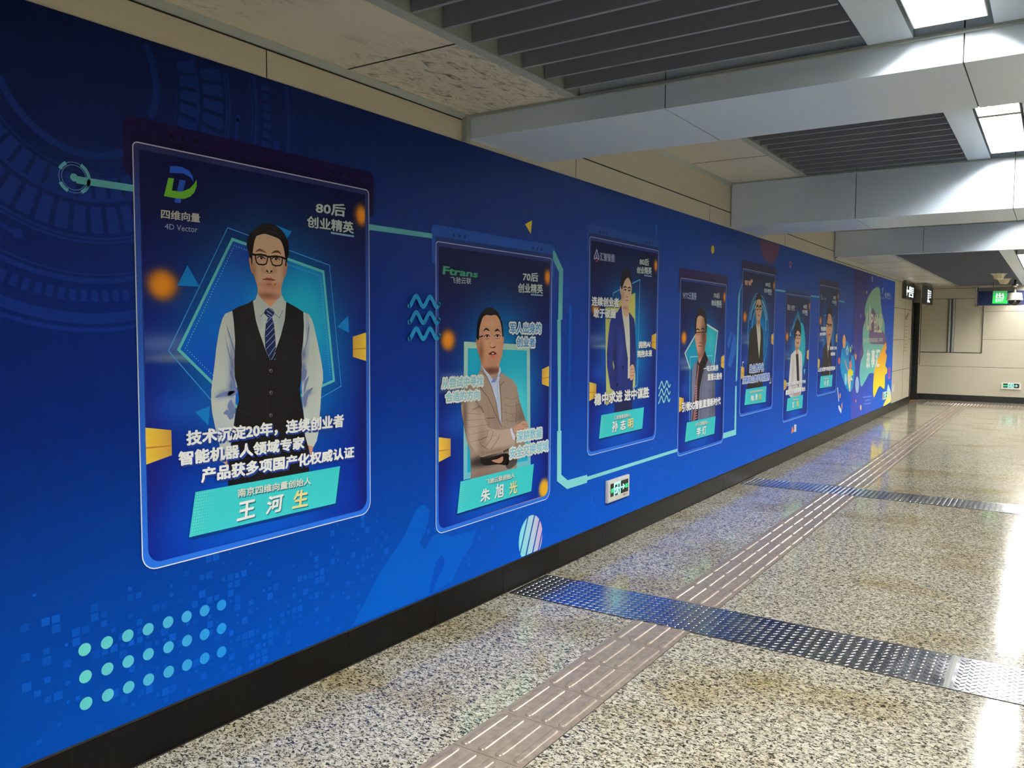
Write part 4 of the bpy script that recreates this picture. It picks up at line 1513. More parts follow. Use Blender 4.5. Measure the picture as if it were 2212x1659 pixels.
A.ellipse(*H1([(684, 1197)])[0], 1.2, 2.1, S(110, 58, 48), 13.5, 8)
A.stroke(H1([(500, 870), (498, 900), (510, 930)]), .0014, S(160, 112, 92), 13)
A.build('facial_features', port1)
A = Art()
for L in ([(333, 665), (430, 662), (520, 676), (550, 702), (546, 760), (527, 828), (478, 846), (390, 838), (352, 800), (336, 730)], [(600, 702), (640, 692), (730, 698), (812, 712), (816, 745), (808, 828), (780, 858), (690, 866), (640, 842), (612, 775)]):
    A.stroke(H1(L), .0056, S(20, 17, 18), 14, closed=True)
A.stroke(H1([(330, 668), (430, 660), (540, 692)]), .0070, S(20, 17, 18), 14.2)
A.stroke(H1([(600, 700), (700, 692), (815, 715)]), .0070, S(20, 17, 18), 14.2)
A.stroke(H1([(540, 708), (575, 700), (605, 712)]), .0080, S(20, 17, 18), 14.2)
A.stroke(H1([(335, 672), (280, 656)]), .0085, S(20, 17, 18), 14.2)
A.stroke(H1([(812, 716), (872, 742)]), .0085, S(20, 17, 18), 14.2)
A.build('glasses', port1)
caption(t1, [('技术沉淀20年，连续创业者', R3([(415, 785), (1355, 672), (1357, 590), (412, 692)])), ('智能机器人领域专家', R3([(368, 905), (1120, 800), (1122, 722), (365, 815)])), ('产品获多项国产化权威认证', R3([(502, 1006), (1418, 852), (1420, 782), (503, 912)]))])
plate(t1, R3([(433, 1328), (1308, 1125), (1335, 903), (470, 1058)]), ('南京四维向量创始人', R3([(722, 1092), (1160, 1012), (1162, 966), (722, 1040)])),
      [('王', R3([(715, 1235), (825, 1205), (832, 1097), (728, 1120)]), WHITE), ('河', R3([(885, 1196), (988, 1170), (998, 1063), (905, 1085)]), WHITE), ('生', R3([(1045, 1160), (1142, 1140), (1146, 1035), (1062, 1050)]), YEL)])

# ------------------------------------------------------------------ poster: man with folded arms
t2 = poster_base(3.188, 'second portrait poster from the camera: man in brown checked jacket with folded arms', False, S(30, 70, 150), [(3.188 + 1.05, .466 + .07, .06, .06, S(250, 190, 40), .95, 3)])
R5, R6 = Zm(860, 440, 4.1475), Zm(860, 800, 3.95)
H2, T2 = Zm(1010, 650, 10.37), Zm(980, 760, 5.925)
A = Art()
A.shade([(1004, 745), (1141, 751), (1143, 1000), (1004, 1030)], Soft(S(24, 166, 206), [(1110, 880, 40, 80, S(96, 222, 232), .85, 1), (1060, 760, 60, 40, S(40, 176, 200), .8, 1)]), 8, .03)
A.stroke([(1005.5, 745), (1140.5, 751), (1142, 1000), (1004.5, 1029)], .034, Soft(S(150, 206, 206), [(1070, 720, 120, 60, S(190, 216, 190), .8, 1), (1070, 1010, 120, 70, S(90, 190, 220), .8, 1)]), 9, closed=True)
A.build('square_motif', t2)
A = Art()
A.text('Ftrans', R5([(393, 634), (708, 664), (718, 604), (402, 556)]), S(60, 140, 104), 9, .035)
A.text('飞驰云联', R5([(465, 712), (650, 722), (652, 666), (468, 654)]), S(190, 196, 196), 9, .0)
A.build('logo', t2)
badge(t2, '70后', R5([(1112, 694), (1250, 702), (1253, 620), (1115, 612)]), R5([(1070, 797), (1293, 808), (1293, 722), (1072, 710)]), R5([(1185, 815), (1295, 822)]))
JK, JKD = S(162, 142, 130), S(72, 58, 52)
A = Art()
jacket = [(345, 160), (330, 250), (300, 300), (200, 400), (120, 490), (85, 600), (90, 720), (110, 860), (135, 1010), (165, 1150), (200, 1250), (205, 1360), (215, 1500), (212, 1630), (500, 1570), (800, 1490), (802, 1400), (880, 1330), (905, 1150), (955, 1000), (915, 870), (880, 760), (835, 620), (800, 430), (750, 360), (640, 290), (590, 255), (575, 190)]
A.shade(T2(jacket), Soft(JK, [(1000, 900, 8, 60, JKD, .8, 1), (1060, 905, 20, 50, S(150, 124, 108), .5, 1), (1075, 860, 4, 60, JKD, .3, 1), (1125, 880, 10, 40, S(110, 92, 80), .6, 1), (1045, 995, 40, 14, S(26, 22, 22), .95, 1.5), (1040, 1025, 50, 14, S(110, 90, 80), .6, 1), (1130, 900, 20, 12, S(90, 74, 66), .5, 1)]), 10, .012)
for L in ([(330, 450), (430, 580), (480, 680), (530, 800), (585, 910), (612, 960)], [(345, 240), (420, 320), (470, 430), (520, 580), (560, 740), (605, 930)], [(640, 380), (590, 430), (600, 600), (615, 900)], [(415, 850), (520, 845)], [(795, 640), (800, 760), (790, 900)], [(340, 700), (380, 780)]):
    A.stroke(T2(L), .0035, JKD, 10.5)
for k_ in range(9):
    A.stroke(T2([(130 + k_ * 75, 640 + k_ * 10), (150 + k_ * 76, 1150 - k_ * 30)]), .0016, S(96, 76, 68), 10.5) if k_ != 6 else None
for y_ in range(520, 960, 95):
    A.stroke(T2([(640, y_ + 60), (740, y_ + 90), (850, y_ + 50)]), .0016, S(96, 76, 68), 10.5)
port2 = A.build('portrait', t2)
tag(port2, 'printed photo of a man in brown checked jacket, arms folded')
A = Art()
A.shade(T2([(88, 690), (150, 640), (250, 625), (330, 700), (372, 770), (400, 880), (425, 955), (480, 985), (600, 1000), (720, 985), (765, 1060), (775, 1150), (770, 1205), (700, 1245), (640, 1270), (430, 1325), (340, 1345), (255, 1250), (200, 1160), (150, 1010), (110, 860)]), Soft(S(184, 162, 148), [(1003, 900, 6, 60, S(80, 62, 54), .8, 1), (1040, 960, 10, 40, S(112, 90, 78), .5, 1), (1065, 975, 40, 6, S(104, 84, 72), .6, 1), (1035, 870, 8, 20, S(118, 96, 84), .6, 1)]), 11, .012, 2)
for L in ([(270, 620), (340, 720), (375, 780)], [(240, 740), (340, 690)], [(310, 1100), (340, 1190), (430, 1250)], [(470, 1250), (560, 1120), (580, 1060)], [(430, 1000), (420, 1080), (330, 1130)], [(500, 1010), (480, 1100), (390, 1230)]):
    A.stroke(T2(L), .003, S(90, 72, 64), 11.5)
for k_ in range(5):
    A.stroke(T2([(120 + 20 * k_, 780 + 95 * k_), (350 + 45 * k_, 800 + 65 * k_)]), .0014, S(100, 80, 72), 11.5)
    A.ellipse(*T2([(640 + k_ * 22, 1275 - 10 * k_)])[0], 1.6, 3, S(30, 22, 20), 11.6, 8)
A.poly(T2([(340, 1350), (440, 1362), (520, 1335), (640, 1300), (700, 1320), (690, 1445), (560, 1440), (400, 1455), (350, 1420)]), S(24, 20, 20), 10.8, 3)
A.poly(T2([(690, 1400), (800, 1370), (792, 1440), (700, 1500), (660, 1460)]), S(70, 66, 66), 10.8, 3)
A.build('folded_sleeve', port2)
A = Art()
A.poly(T2([(745, 988), (800, 940), (850, 908), (890, 883), (940, 908), (948, 975), (930, 995), (800, 1012), (790, 1085)]), S(196, 152, 128), 12, 3)
for L in ([(880, 940), (945, 960)], [(860, 925), (940, 930)], [(800, 1000), (900, 985)]):
    A.stroke(T2(L), .0022, S(120, 74, 58), 12.4)
A.cut().poly(T2([(478, 1392), (560, 1370), (622, 1338), (618, 1402), (565, 1424)]), S(190, 140, 116), 12, 3)
A.build('hand', port2)
A = Art()
A.poly(T2([(345, 165), (420, 250), (490, 345), (545, 362), (582, 180), (604, 258), (572, 380), (590, 640), (606, 940), (580, 850), (540, 640), (480, 440), (430, 330), (370, 215)]), S(198, 212, 238), 11)
A.poly(T2([(470, 395), (500, 340), (540, 360), (530, 385)]), S(110, 132, 214), 11.4)
A.stroke(T2([(548, 380), (560, 600), (600, 920)]), .003, S(130, 150, 206), 11.4)
A.stroke(T2([(604, 258), (575, 320)]), .005, S(40, 50, 84), 11.5)
A.poly(T2([(712, 985), (745, 972), (782, 1080), (772, 1132), (750, 1120)]), S(214, 220, 240), 12)
A.build('shirt', port2)
A = Art()
A.poly(H2([(178, 858), (228, 850), (248, 1000), (246, 1190), (212, 1112), (190, 980)]), S(176, 116, 94), 11.5, 3)
A.poly(H2([(780, 820), (806, 830), (796, 950), (780, 1060), (772, 900)]), S(176, 116, 94), 11.5, 3)
A.shade(H2([(315, 375), (380, 310), (440, 305), (510, 318), (570, 302), (645, 320), (705, 415), (740, 540), (766, 660), (782, 780), (784, 920), (778, 1100), (752, 1260), (702, 1400), (694, 1480), (680, 1600), (560, 1660), (470, 1640), (330, 1480), (290, 1390), (270, 1290), (245, 1180), (236, 1000), (236, 840), (245, 640), (280, 490)]),
        Soft(S(206, 152, 122), [(1061, 801, 24, 9, S(92, 56, 44), .95, 1.2), (1066, 782, 22, 6, S(180, 128, 102), .6, 1), (1038, 760, 6, 26, S(130, 84, 66), .9, 1), (1058, 698, 16, 8, S(222, 172, 140), .6, 1), (1061, 744, 4, 10, S(226, 176, 146), .6, 1), (1081, 760, 6, 24, S(190, 136, 108), .5, 1), (1063, 772, 14, 5, S(168, 112, 92), .5, 1), (1050, 742, 6, 6, S(220, 170, 138), .5, 1)]), 12, .004, 2)
A.build('face', port2)
A = Art()
A.poly(H2([(200, 860), (190, 720), (200, 600), (215, 470), (250, 360), (310, 260), (370, 190), (430, 155), (500, 147), (570, 170), (640, 225), (690, 300), (740, 430), (775, 560), (787, 680), (782, 800), (765, 790), (752, 640), (732, 520), (702, 420), (640, 328), (570, 315), (510, 330), (440, 318), (380, 324), (322, 382), (290, 480), (252, 640), (242, 860)]), HAIR, 13, 2)
A.build('hair', port2)
A = Art()
A.poly(H2([(330, 692), (370, 625), (420, 608), (482, 662), (465, 672), (410, 648), (370, 662)]), S(40, 28, 26), 13, 3)
A.poly(H2([(590, 672), (620, 640), (665, 624), (732, 708), (670, 668), (610, 688)]), S(40, 28, 26), 13, 3)
for cx, cy in ((425, 790), (655, 785)):
    A.poly(H2([(cx - 65, cy + 12), (cx - 20, cy - 26), (cx + 30, cy - 22), (cx + 55, cy + 14), (cx, cy + 28)]), S(214, 190, 178), 13, 3)
    A.ellipse(*H2([(cx, cy)])[0], 2.3, 2.6, S(30, 18, 16), 13.4, 14)
    A.stroke(H2([(cx - 72, cy + 14), (cx - 20, cy - 30), (cx + 30, cy - 26), (cx + 60, cy + 12)]), .005, S(56, 32, 28), 13.6)
    A.stroke(H2([(cx - 50, cy + 55), (cx, cy + 64), (cx + 50, cy + 50)]), .003, S(150, 100, 80), 13)
A.poly(H2([(492, 1020), (540, 1045), (610, 1015), (600, 1045), (550, 1060), (505, 1048)]), S(70, 34, 28), 13, 3)
A.stroke(H2([(490, 920), (485, 1000), (500, 1050)]), .003, S(150, 96, 76), 13)
A.poly(H2([(455, 1190), (510, 1145), (555, 1128), (600, 1140), (645, 1190), (600, 1200), (550, 1210), (490, 1208)]), S(76, 34, 32), 13, 2)
A.poly(H2([(525, 1165), (578, 1165), (578, 1190), (530, 1192)]), S(232, 228, 224), 13.4)
A.poly(H2([(488, 1204), (550, 1210), (612, 1200), (592, 1258), (545, 1278), (505, 1250)]), S(206, 110, 94), 13.4, 2)
for k_ in range(16):
    xx, yy = 430 + rnd.random() * 210, 1290 + rnd.random() * 140
    A.ellipse(*H2([(xx, yy)])[0], .5, .5, S(140, 92, 76), 13, 6)
A.build('facial_features', port2)
A = Art()
for L in ([(335, 775), (390, 730), (470, 728), (512, 760), (506, 830), (490, 890), (420, 910), (360, 885), (342, 825)], [(575, 772), (620, 728), (710, 722), (755, 762), (746, 840), (720, 880), (640, 886), (590, 850)]):
    A.stroke(H2(L), .0032, S(206, 176, 150), 14, closed=True)
A.stroke(H2([(335, 780), (245, 812)]), .007, S(30, 22, 22), 14)
A.stroke(H2([(755, 770), (790, 790)]), .006, S(40, 30, 28), 14)
A.stroke(H2([(510, 790), (575, 780)]), .003, S(206, 176, 150), 14)
A.build('glasses', port2)
outlined(t2, [('军人出身的', R5([(992, 1163), (1272, 1165), (1275, 1072), (992, 1068)])), ('创业者', R5([(1052, 1285), (1220, 1285), (1220, 1198), (1052, 1195)]))], S(60, 140, 206), S(226, 230, 222))
outlined(t2, [('从尝试中寻找', R6([(365, 155), (715, 130), (718, 45), (365, 67)])), ('合适的方向', R6([(398, 272), (688, 245), (685, 167), (395, 187)])), ('深耕数据', R6([(1005, 612), (1220, 572), (1220, 488), (1005, 522)])), ('安全交换领域', R6([(942, 755), (1272, 685), (1272, 597), (945, 662)]))], S(130, 204, 226), S(232, 234, 226))
plate(t2, R6([(497, 1222), (1130, 1030), (1152, 797), (525, 948)]), ('飞驰云联创始人', R6([(740, 976), (988, 915), (988, 868), (740, 930)])),
      [('朱', R6([(692, 1132), (778, 1110), (778, 998), (705, 1015)]), WHITE), ('旭', R6([(815, 1098), (892, 1080), (898, 960), (828, 970)]), WHITE), ('光', R6([(940, 1062), (1008, 1045), (1010, 932), (942, 955)]), YEL)])
A = Art(px=False)
xa, za = W(879, 648); xb, zb = W(948, 655)
waves(A, xa + .006, xb - .006, (za + zb) / 2, 3, .078, .024, .023, S(36, 134, 190), 24)
tag(A.build('wave_marks', mural), 'blue wavy marks')

# ------------------------------------------------------------------ poster: man in navy suit, yellow board
t3 = poster_base(4.785, 'third portrait poster from the camera: man in navy suit before a yellow slanted board', True, S(34, 66, 132), [])
H3 = Zm(1290, 570, 4.88)
A = Art()
A.shade([(1307, 663), (1371.5, 632.5), (1371.5, 835), (1309, 876)], lambda P: [mixc(S(206, 206, 110), S(190, 200, 130), min(1, max(0, (1.9 - p[1]) / 1.2))) for p in P], 8, .1)
A.stroke([(1324, 640), (1324, 633), (1381.6, 604), (1376, 832), (1340, 862)], .008, S(110, 170, 214), 8.5)
A.build('board_motif', t3)
A = Art()
Z7p = Z7
A.poly(Z7([(562, 503), (590, 600), (586, 634), (560, 612), (530, 626), (532, 590)]), S(196, 204, 214), 9)
A.poly(Z7([(562, 525), (582, 600), (578, 618), (560, 598), (540, 612), (541, 590)]), S(28, 40, 92), 9.4)
A.poly(Z7([(562, 545), (567, 600), (556, 605)]), S(196, 204, 214), 9.8)
A.poly(Z7([(552, 625), (570, 625), (566, 652), (554, 652)]), S(196, 60, 60), 9.4)
A.text('汇智智能', Z7([(598, 640), (763, 656), (765, 566), (598, 543)]), S(200, 206, 220), 9, .035)
A.text('汇智智能', Z7([(600, 638), (761, 653), (763, 568), (600, 546)]), S(26, 40, 96), 10.4, -.008)
A.build('logo', t3)
badge(t3, '80后', Z7([(1040, 687), (1145, 697), (1147, 618), (1042, 610)]), Z7([(1008, 778), (1175, 796), (1178, 712), (1010, 703)]), Z7([(1092, 803), (1178, 815)]))
NS = S(34, 44, 110)
A = Art()
A.shade(H3([(250, 430), (215, 500), (150, 560), (130, 620), (115, 740), (98, 940), (100, 1080), (135, 1310), (178, 1340), (178, 1565), (365, 1540), (372, 1240), (400, 1130), (408, 1000), (405, 880), (395, 640), (385, 580), (350, 530), (325, 500), (262, 440)]),
        Soft(NS, [(1318, 700, 6, 60, S(44, 58, 134), .6, 1), (1328, 780, 3, 40, S(18, 22, 60), .8, 1), (1345, 880, 20, 20, S(24, 26, 60), .9, 1.5), (1340, 760, 6, 50, S(46, 62, 140), .6, 1), (1368, 720, 3, 40, S(22, 26, 72), .7, 1)]), 10, .02)
for L in ([(250, 440), (235, 540), (262, 700), (300, 900), (325, 1090)], [(180, 900), (165, 1000), (180, 1120)], [(190, 1200), (200, 1330)], [(345, 560), (350, 900), (345, 1150)]):
    A.stroke(H3(L), .006, S(20, 24, 66), 10.6)
A.ellipse(*H3([(268, 1092)])[0], 1.6, 4.5, S(14, 16, 40), 10.8, 10)
A.ellipse(*H3([(205, 1275)])[0], 2.4, 3.6, S(10, 10, 26), 10.8, 10)
A.poly(H3([(162, 1010), (178, 1080), (172, 1120), (160, 1060)]), S(190, 196, 110), 10.6)
port3 = A.build('portrait', t3)
tag(port3, 'printed photo of a man in navy suit and white shirt')
A = Art()
A.poly(H3([(250, 440), (268, 480), (300, 560), (330, 520), (338, 700), (342, 900), (340, 1200), (318, 1212), (320, 1000), (300, 860), (285, 700), (262, 540)]), S(214, 216, 204), 11)
A.build('shirt', port3)
A = Art()
A.poly(H3([(340, 1095), (365, 1060), (385, 1080), (392, 1150), (376, 1212), (342, 1220)]), S(214, 172, 148), 11.5, 3)
for k_ in range(3):
    A.stroke(H3([(345, 1115 + k_ * 32), (385, 1105 + k_ * 34)]), .004, S(150, 100, 82), 11.9)
A.build('hand', port3)
A = Art()
A.shade(H3([(250, 230), (270, 200), (290, 160), (325, 142), (352, 200), (360, 262), (353, 330), (336, 400), (326, 450), (330, 530), (302, 562), (272, 530), (248, 440), (250, 340), (236, 300), (236, 245)]), Soft(S(216, 184, 158), [(1350, 665, 7, 4, S(170, 124, 100), .8, 1), (1344, 640, 4, 14, S(176, 132, 108), .6, 1), (1355, 618, 6, 10, S(226, 196, 170), .6, 1), (1351, 675, 6, 6, S(206, 160, 136), .7, 1)]), 12, .007, 2)
A.build('face', port3)
A = Art()
A.poly(H3([(250, 262), (244, 230), (248, 140), (265, 85), (300, 50), (330, 72), (355, 120), (362, 190), (360, 262), (352, 205), (325, 148), (292, 168), (268, 228), (258, 268)]), HAIR, 13, 3)
A.build('hair', port3)
A = Art()
for cx, cy in ((290, 275), (333, 283)):
    A.stroke(H3([(cx - 18, cy - 24), (cx, cy - 36), (cx + 16, cy - 24)]), .010, S(50, 36, 32), 13)
    A.stroke(H3([(cx - 14, cy), (cx, cy - 8), (cx + 14, cy + 2)]), .007, S(40, 26, 24), 13)
    A.ellipse(*H3([(cx, cy + 2)])[0], .9, 1.7, S(24, 16, 14), 13.4, 8)
A.stroke(H3([(300, 345), (312, 350), (322, 345)]), .005, S(130, 80, 66), 13)
A.poly(H3([(288, 382), (308, 380), (326, 386), (310, 396)]), S(176, 92, 84), 13)
A.build('facial_features', port3)
caption(t3, [('连续创业者', Z7([(498, 1146), (805, 1162), (805, 1053), (498, 1036)])), ('敢于破圈', Z7([(515, 1278), (765, 1286), (768, 1178), (518, 1166)])), ('拥抱AI', Z7([(1022, 1622), (1155, 1610), (1157, 1533), (1025, 1540)])), ('拥抱未来', Z8([(895, 150), (1045, 140), (1047, 68), (895, 78)])), ('稳中求进 进中谋胜', Z8([(465, 633), (1015, 546), (1017, 436), (468, 506)]))], front=S(238, 240, 230), dx=.005, dz=-.006)
plate(t3, Z8([(518, 957), (950, 855), (966, 643), (540, 722)]), ('汇智智能创始人', Z8([(667, 770), (833, 738), (833, 696), (667, 730)])),
      [('孙', Z8([(645, 896), (702, 885), (706, 773), (650, 785)]), WHITE), ('志', Z8([(727, 874), (782, 862), (785, 760), (730, 775)]), WHITE), ('明', Z8([(803, 862), (858, 848), (860, 750), (805, 762)]), YEL)])

# ------------------------------------------------------------------ poster: man in grey jacket
t4 = poster_base(6.352, 'fourth portrait poster from the camera: man in grey jacket, black shirt and pinkish tie', False, S(40, 26, 70), [], False)
H4, R4 = Zm(1470, 650, 6.378), Zm(1400, 440, 5.927)
A = Art()
A.shade(H4([(58, 720), (190, 490), (360, 325), (510, 420), (460, 900), (300, 1000), (125, 930)]), Soft(S(20, 150, 190), [(1535, 730, 14, 50, S(70, 205, 214), .8, 1)]), 8, .04)
A.stroke(H4([(125, 930), (58, 720), (190, 490), (360, 325), (510, 420), (458, 890)]), .016, S(214, 222, 220), 8.6)
A.stroke(H4([(120, 1650), (130, 772), (240, 765), (350, 760), (436, 753), (436, 880)]), .009, S(130, 214, 226), 8.6)
A.build('polygon_motif', t4)
A = Art()
A.text('WTC云直播', R4([(440, 1222), (612, 1236), (615, 1138), (440, 1122)]), S(206, 214, 222), 9, .035)
A.text('WTC云直播', R4([(443, 1219), (609, 1233), (612, 1141), (443, 1125)]), S(40, 74, 140), 10.4, -.008)
A.build('logo', t4)
badge(t4, '70后', R4([(832, 1206), (912, 1213), (915, 1145), (835, 1138)]), R4([(805, 1302), (937, 1316), (938, 1240), (806, 1228)]), R4([(872, 1318), (938, 1325)]))
A = Art()
A.shade(H4([(235, 820), (180, 870), (155, 960), (148, 1180), (150, 1400), (135, 1655), (470, 1592), (470, 1100), (452, 950), (420, 860), (352, 750), (330, 690)]), Soft(S(112, 116, 144), [(1498, 860, 6, 60, S(136, 140, 168), .6, 1), (1540, 860, 4, 50, S(70, 70, 90), .7, 1), (1528, 800, 5, 60, S(126, 130, 156), .5, 1)]), 10, .03)
A.poly(H4([(240, 790), (256, 860), (330, 680), (352, 745), (372, 800), (300, 1000), (262, 1200), (232, 1640), (150, 1655), (190, 1300), (212, 1000), (226, 850)]), S(30, 26, 30), 10.5)
A.stroke(H4([(375, 800), (310, 1000), (280, 1250), (270, 1620)]), .01, S(74, 76, 96), 10.8)
A.stroke(H4([(395, 1200), (400, 1620)]), .01, S(70, 70, 88), 10.8)
port4 = A.build('portrait', t4)
tag(port4, 'printed photo of a man in grey jacket and black shirt')
A = Art()
A.poly(H4([(236, 870), (250, 905), (240, 1000), (228, 1130), (218, 1400), (196, 1645), (160, 1655), (190, 1380), (202, 1140), (228, 960)]), S(150, 98, 108), 11)
for k_ in range(14):
    A.stroke(H4([(196, 1180 + k_ * 34), (224, 1168 + k_ * 34)]), .007, S(206, 140, 148), 11.3)
A.build('tie', port4)
A = Art()
A.shade(H4([(222, 230), (260, 196), (312, 225), (338, 330), (350, 430), (354, 540), (338, 620), (332, 680), (302, 760), (252, 862), (238, 790), (225, 690), (205, 600), (192, 480), (205, 420), (210, 320)]), Soft(S(206, 158, 132), [(1520, 730, 7, 50, S(90, 58, 48), .9, 1.3), (1508, 692, 6, 20, S(216, 172, 146), .6, 1), (1510, 768, 8, 9, S(130, 84, 68), .8, 1), (1512, 785, 4, 8, S(206, 160, 132), .6, 1)]), 12, .008, 2)
A.build('face', port4)
A = Art()
A.poly(H4([(198, 450), (188, 350), (200, 240), (230, 140), (270, 90), (312, 112), (342, 180), (357, 300), (355, 420), (342, 432), (334, 330), (312, 232), (260, 203), (226, 232), (213, 320), (211, 440)]), HAIR, 13, 3)
A.build('hair', port4)
A = Art()
for cx, cy in ((232, 440), (300, 432)):
    A.stroke(H4([(cx - 24, cy - 38), (cx, cy - 54), (cx + 26, cy - 38)]), .012, S(46, 32, 30), 13)
    A.stroke(H4([(cx - 20, cy), (cx, cy - 8), (cx + 20, cy + 2)]), .009, S(36, 24, 22), 13)
A.stroke(H4([(250, 570), (262, 580), (280, 572)]), .007, S(110, 64, 52), 13)
A.stroke(H4([(238, 628), (262, 618), (285, 632)]), .009, S(124, 66, 58), 13)
A.build('facial_features', port4)
A = Art()
A.stroke(H4([(192, 438), (260, 432), (352, 430)]), .009, S(40, 32, 32), 13.6)
A.stroke(H4([(210, 440), (214, 468), (250, 470), (258, 436)]), .004, S(90, 74, 68), 13.6)
A.stroke(H4([(275, 434), (280, 462), (325, 462), (335, 434)]), .004, S(80, 64, 60), 13.6)
A.build('glasses', port4)
caption(t4, [('一站式商务', H4([(308, 977), (512, 962), (514, 873), (308, 893)])), ('直播云服务', H4([(362, 1102), (562, 1080), (566, 983), (362, 1003)])), ('引领5G智能直播新时代', H4([(5, 1537), (542, 1427), (544, 1318), (8, 1398)]))], dx=.005, dz=-.006)
plate(t4, Z9([(405, 1322), (735, 1228), (750, 1033), (427, 1103)]), ('WTC云直播创始人', Z9([(522, 1148), (668, 1118), (668, 1073), (522, 1105)])),
      [('李', Z9([(535, 1262), (582, 1250), (585, 1148), (538, 1160)]), WHITE), ('灯', Z9([(597, 1247), (642, 1235), (645, 1133), (600, 1150)]), WHITE)])

# ------------------------------------------------------------------ posters five to seven, farther along
H5 = Zm(1590, 560, 4.608)


def far_poster(X0, label, high, bar, motif, logo, decade, b1, b2, ul, parts, caps, outl, pl):
    t = poster_base(X0, label, high, bar, [], False)
    A = Art(); motif(A); A.build('ring_motif' if X0 < 9 else 'line_motif', t)
    A = Art(); logo(A); A.build('logo', t)
    badge(t, decade, b1, b2, ul, .012)
    root = None
    for nm, fn in parts:
        A = Art(); fn(A)
        o = A.build(nm, root or t)
        root = root or o
    if caps:
        (outlined(t, caps, S(70, 120, 206), S(220, 226, 236)) if outl else caption(t, caps, dx=.004, dz=-.005))
    plate(t, *pl)
    return root


def motif5(A):
    cx, cz = W(1638, 715)
    for r_, w_, a0, a1 in ((.30, .03, 20, 160), (.26, .02, 0, 130), (.34, .008, -30, 210), (.22, .02, 60, 200), (.36, .006, 100, 330)):
        A.stroke([(cx + r_ * math.cos(math.radians(a0 + (a1 - a0) * i / 24)), cz + 1.1 * r_ * math.sin(math.radians(a0 + (a1 - a0) * i / 24))) for i in range(25)], w_, S(110, 190, 230), 8, metric=True)


port5 = far_poster(7.932, 'fifth portrait poster from the camera: man in black jacket before pale blue rings', True, S(34, 26, 64), motif5,
    lambda A: (A.text('智慧', H5([(82, 258), (150, 262), (152, 218), (84, 204)]), S(214, 160, 140), 9, .03), A.poly(H5([(150, 196), (165, 212), (160, 235), (146, 232), (142, 212)]), S(214, 160, 140), 9)),
    '80后', H5([(290, 272), (340, 280), (342, 236), (292, 226)]), H5([(276, 330), (350, 340), (354, 300), (278, 286)]), H5([(318, 345), (352, 352)]),
    [('portrait', lambda A: A.poly(H5([(195, 640), (150, 690), (135, 730), (120, 880), (108, 1100), (110, 1288), (260, 1266), (268, 1000), (268, 720), (250, 670), (235, 640)]), S(36, 33, 34), 10)),
     ('shirt', lambda A: A.poly(H5([(196, 635), (225, 680), (238, 640), (242, 780), (226, 988), (210, 800)]), S(212, 210, 198), 11)),
     ('face', lambda A: A.shade(H5([(195, 420), (205, 400), (235, 392), (250, 420), (254, 480), (250, 550), (236, 605), (240, 650), (225, 682), (204, 650), (198, 600), (190, 520)]), Soft(S(206, 170, 142), [(1639, 696, 5, 4, S(150, 106, 84), .8, 1), (1632, 680, 2, 12, S(160, 116, 92), .6, 1)]), 12, .015, 2)),
     ('hair', lambda A: A.poly(H5([(192, 455), (195, 390), (205, 350), (225, 330), (245, 358), (253, 420), (252, 475), (246, 420), (232, 398), (205, 406), (198, 430)]), HAIR, 13, 3)),
     ('facial_features', lambda A: (A.stroke(H5([(204, 630 - 120), (212, 512)]), .006, S(120, 76, 62), 13), A.stroke(H5([(212, 556), (232, 560)]), .014, S(160, 90, 80), 13), A.stroke(H5([(222, 520), (230, 524)]), .01, S(140, 90, 74), 13), A.stroke(H5([(200, 462), (218, 458)]), .014, S(50, 36, 32), 13), A.stroke(H5([(230, 460), (248, 465)]), .014, S(50, 36, 32), 13))),
     ('glasses', lambda A: (A.stroke(H5([(198, 474), (216, 470), (219, 498), (202, 502)]), .010, S(34, 28, 28), 13.6, closed=True), A.stroke(H5([(228, 472), (246, 474), (246, 502), (230, 500)]), .010, S(34, 28, 28), 13.6, closed=True), A.stroke(H5([(218, 478), (229, 478)]), .008, S(34, 28, 28), 13.6)))],
    [('政企数字化', H5([(125, 1134), (268, 1112), (270, 1034), (130, 1050)])), ('深耕政企数字转型服务', H5([(55, 1240), (328, 1200), (330, 1132), (62, 1172)]))], True,
    (H5([(78, 1453), (290, 1420), (298, 1262), (92, 1295)]), ('政企数字科技创始人', H5([(128, 1338), (270, 1312), (270, 1290), (128, 1312)])), [('陶', H5([(140, 1420), (172, 1414), (174, 1350), (144, 1356)]), WHITE), ('景', H5([(184, 1408), (208, 1404), (210, 1340), (186, 1345)]), WHITE), ('旭', H5([(220, 1402), (246, 1398), (248, 1335), (222, 1340)]), YEL)]))
A = Art()
A.stroke(H5([(58, 1075), (56, 1028), (72, 1022)]), .014, S(200, 206, 222), 21)
A.stroke(H5([(340, 1180), (340, 1228), (324, 1232)]), .014, S(200, 206, 222), 21)
A.build('quote_marks', port5.parent)
tag(port5, 'printed photo of a man in black jacket and white shirt')

H6 = H5


def motif6(A):
    A.stroke(H5([(545, 720), (615, 525), (640, 640)]), .03, S(60, 130, 170), 8)
    A.stroke(H5([(560, 700), (618, 560), (652, 760), (655, 1000)]), .012, S(110, 190, 210), 8)
    A.poly(H5([(530, 770), (540, 712), (548, 762)]), S(70, 170, 230), 8)
    A.poly(H5([(670, 1100), (688, 1090), (680, 1150)]), S(70, 190, 230), 8)
    A.ellipse(*H5([(650, 860)])[0], 8, 50, S(40, 170, 190), 7.6)


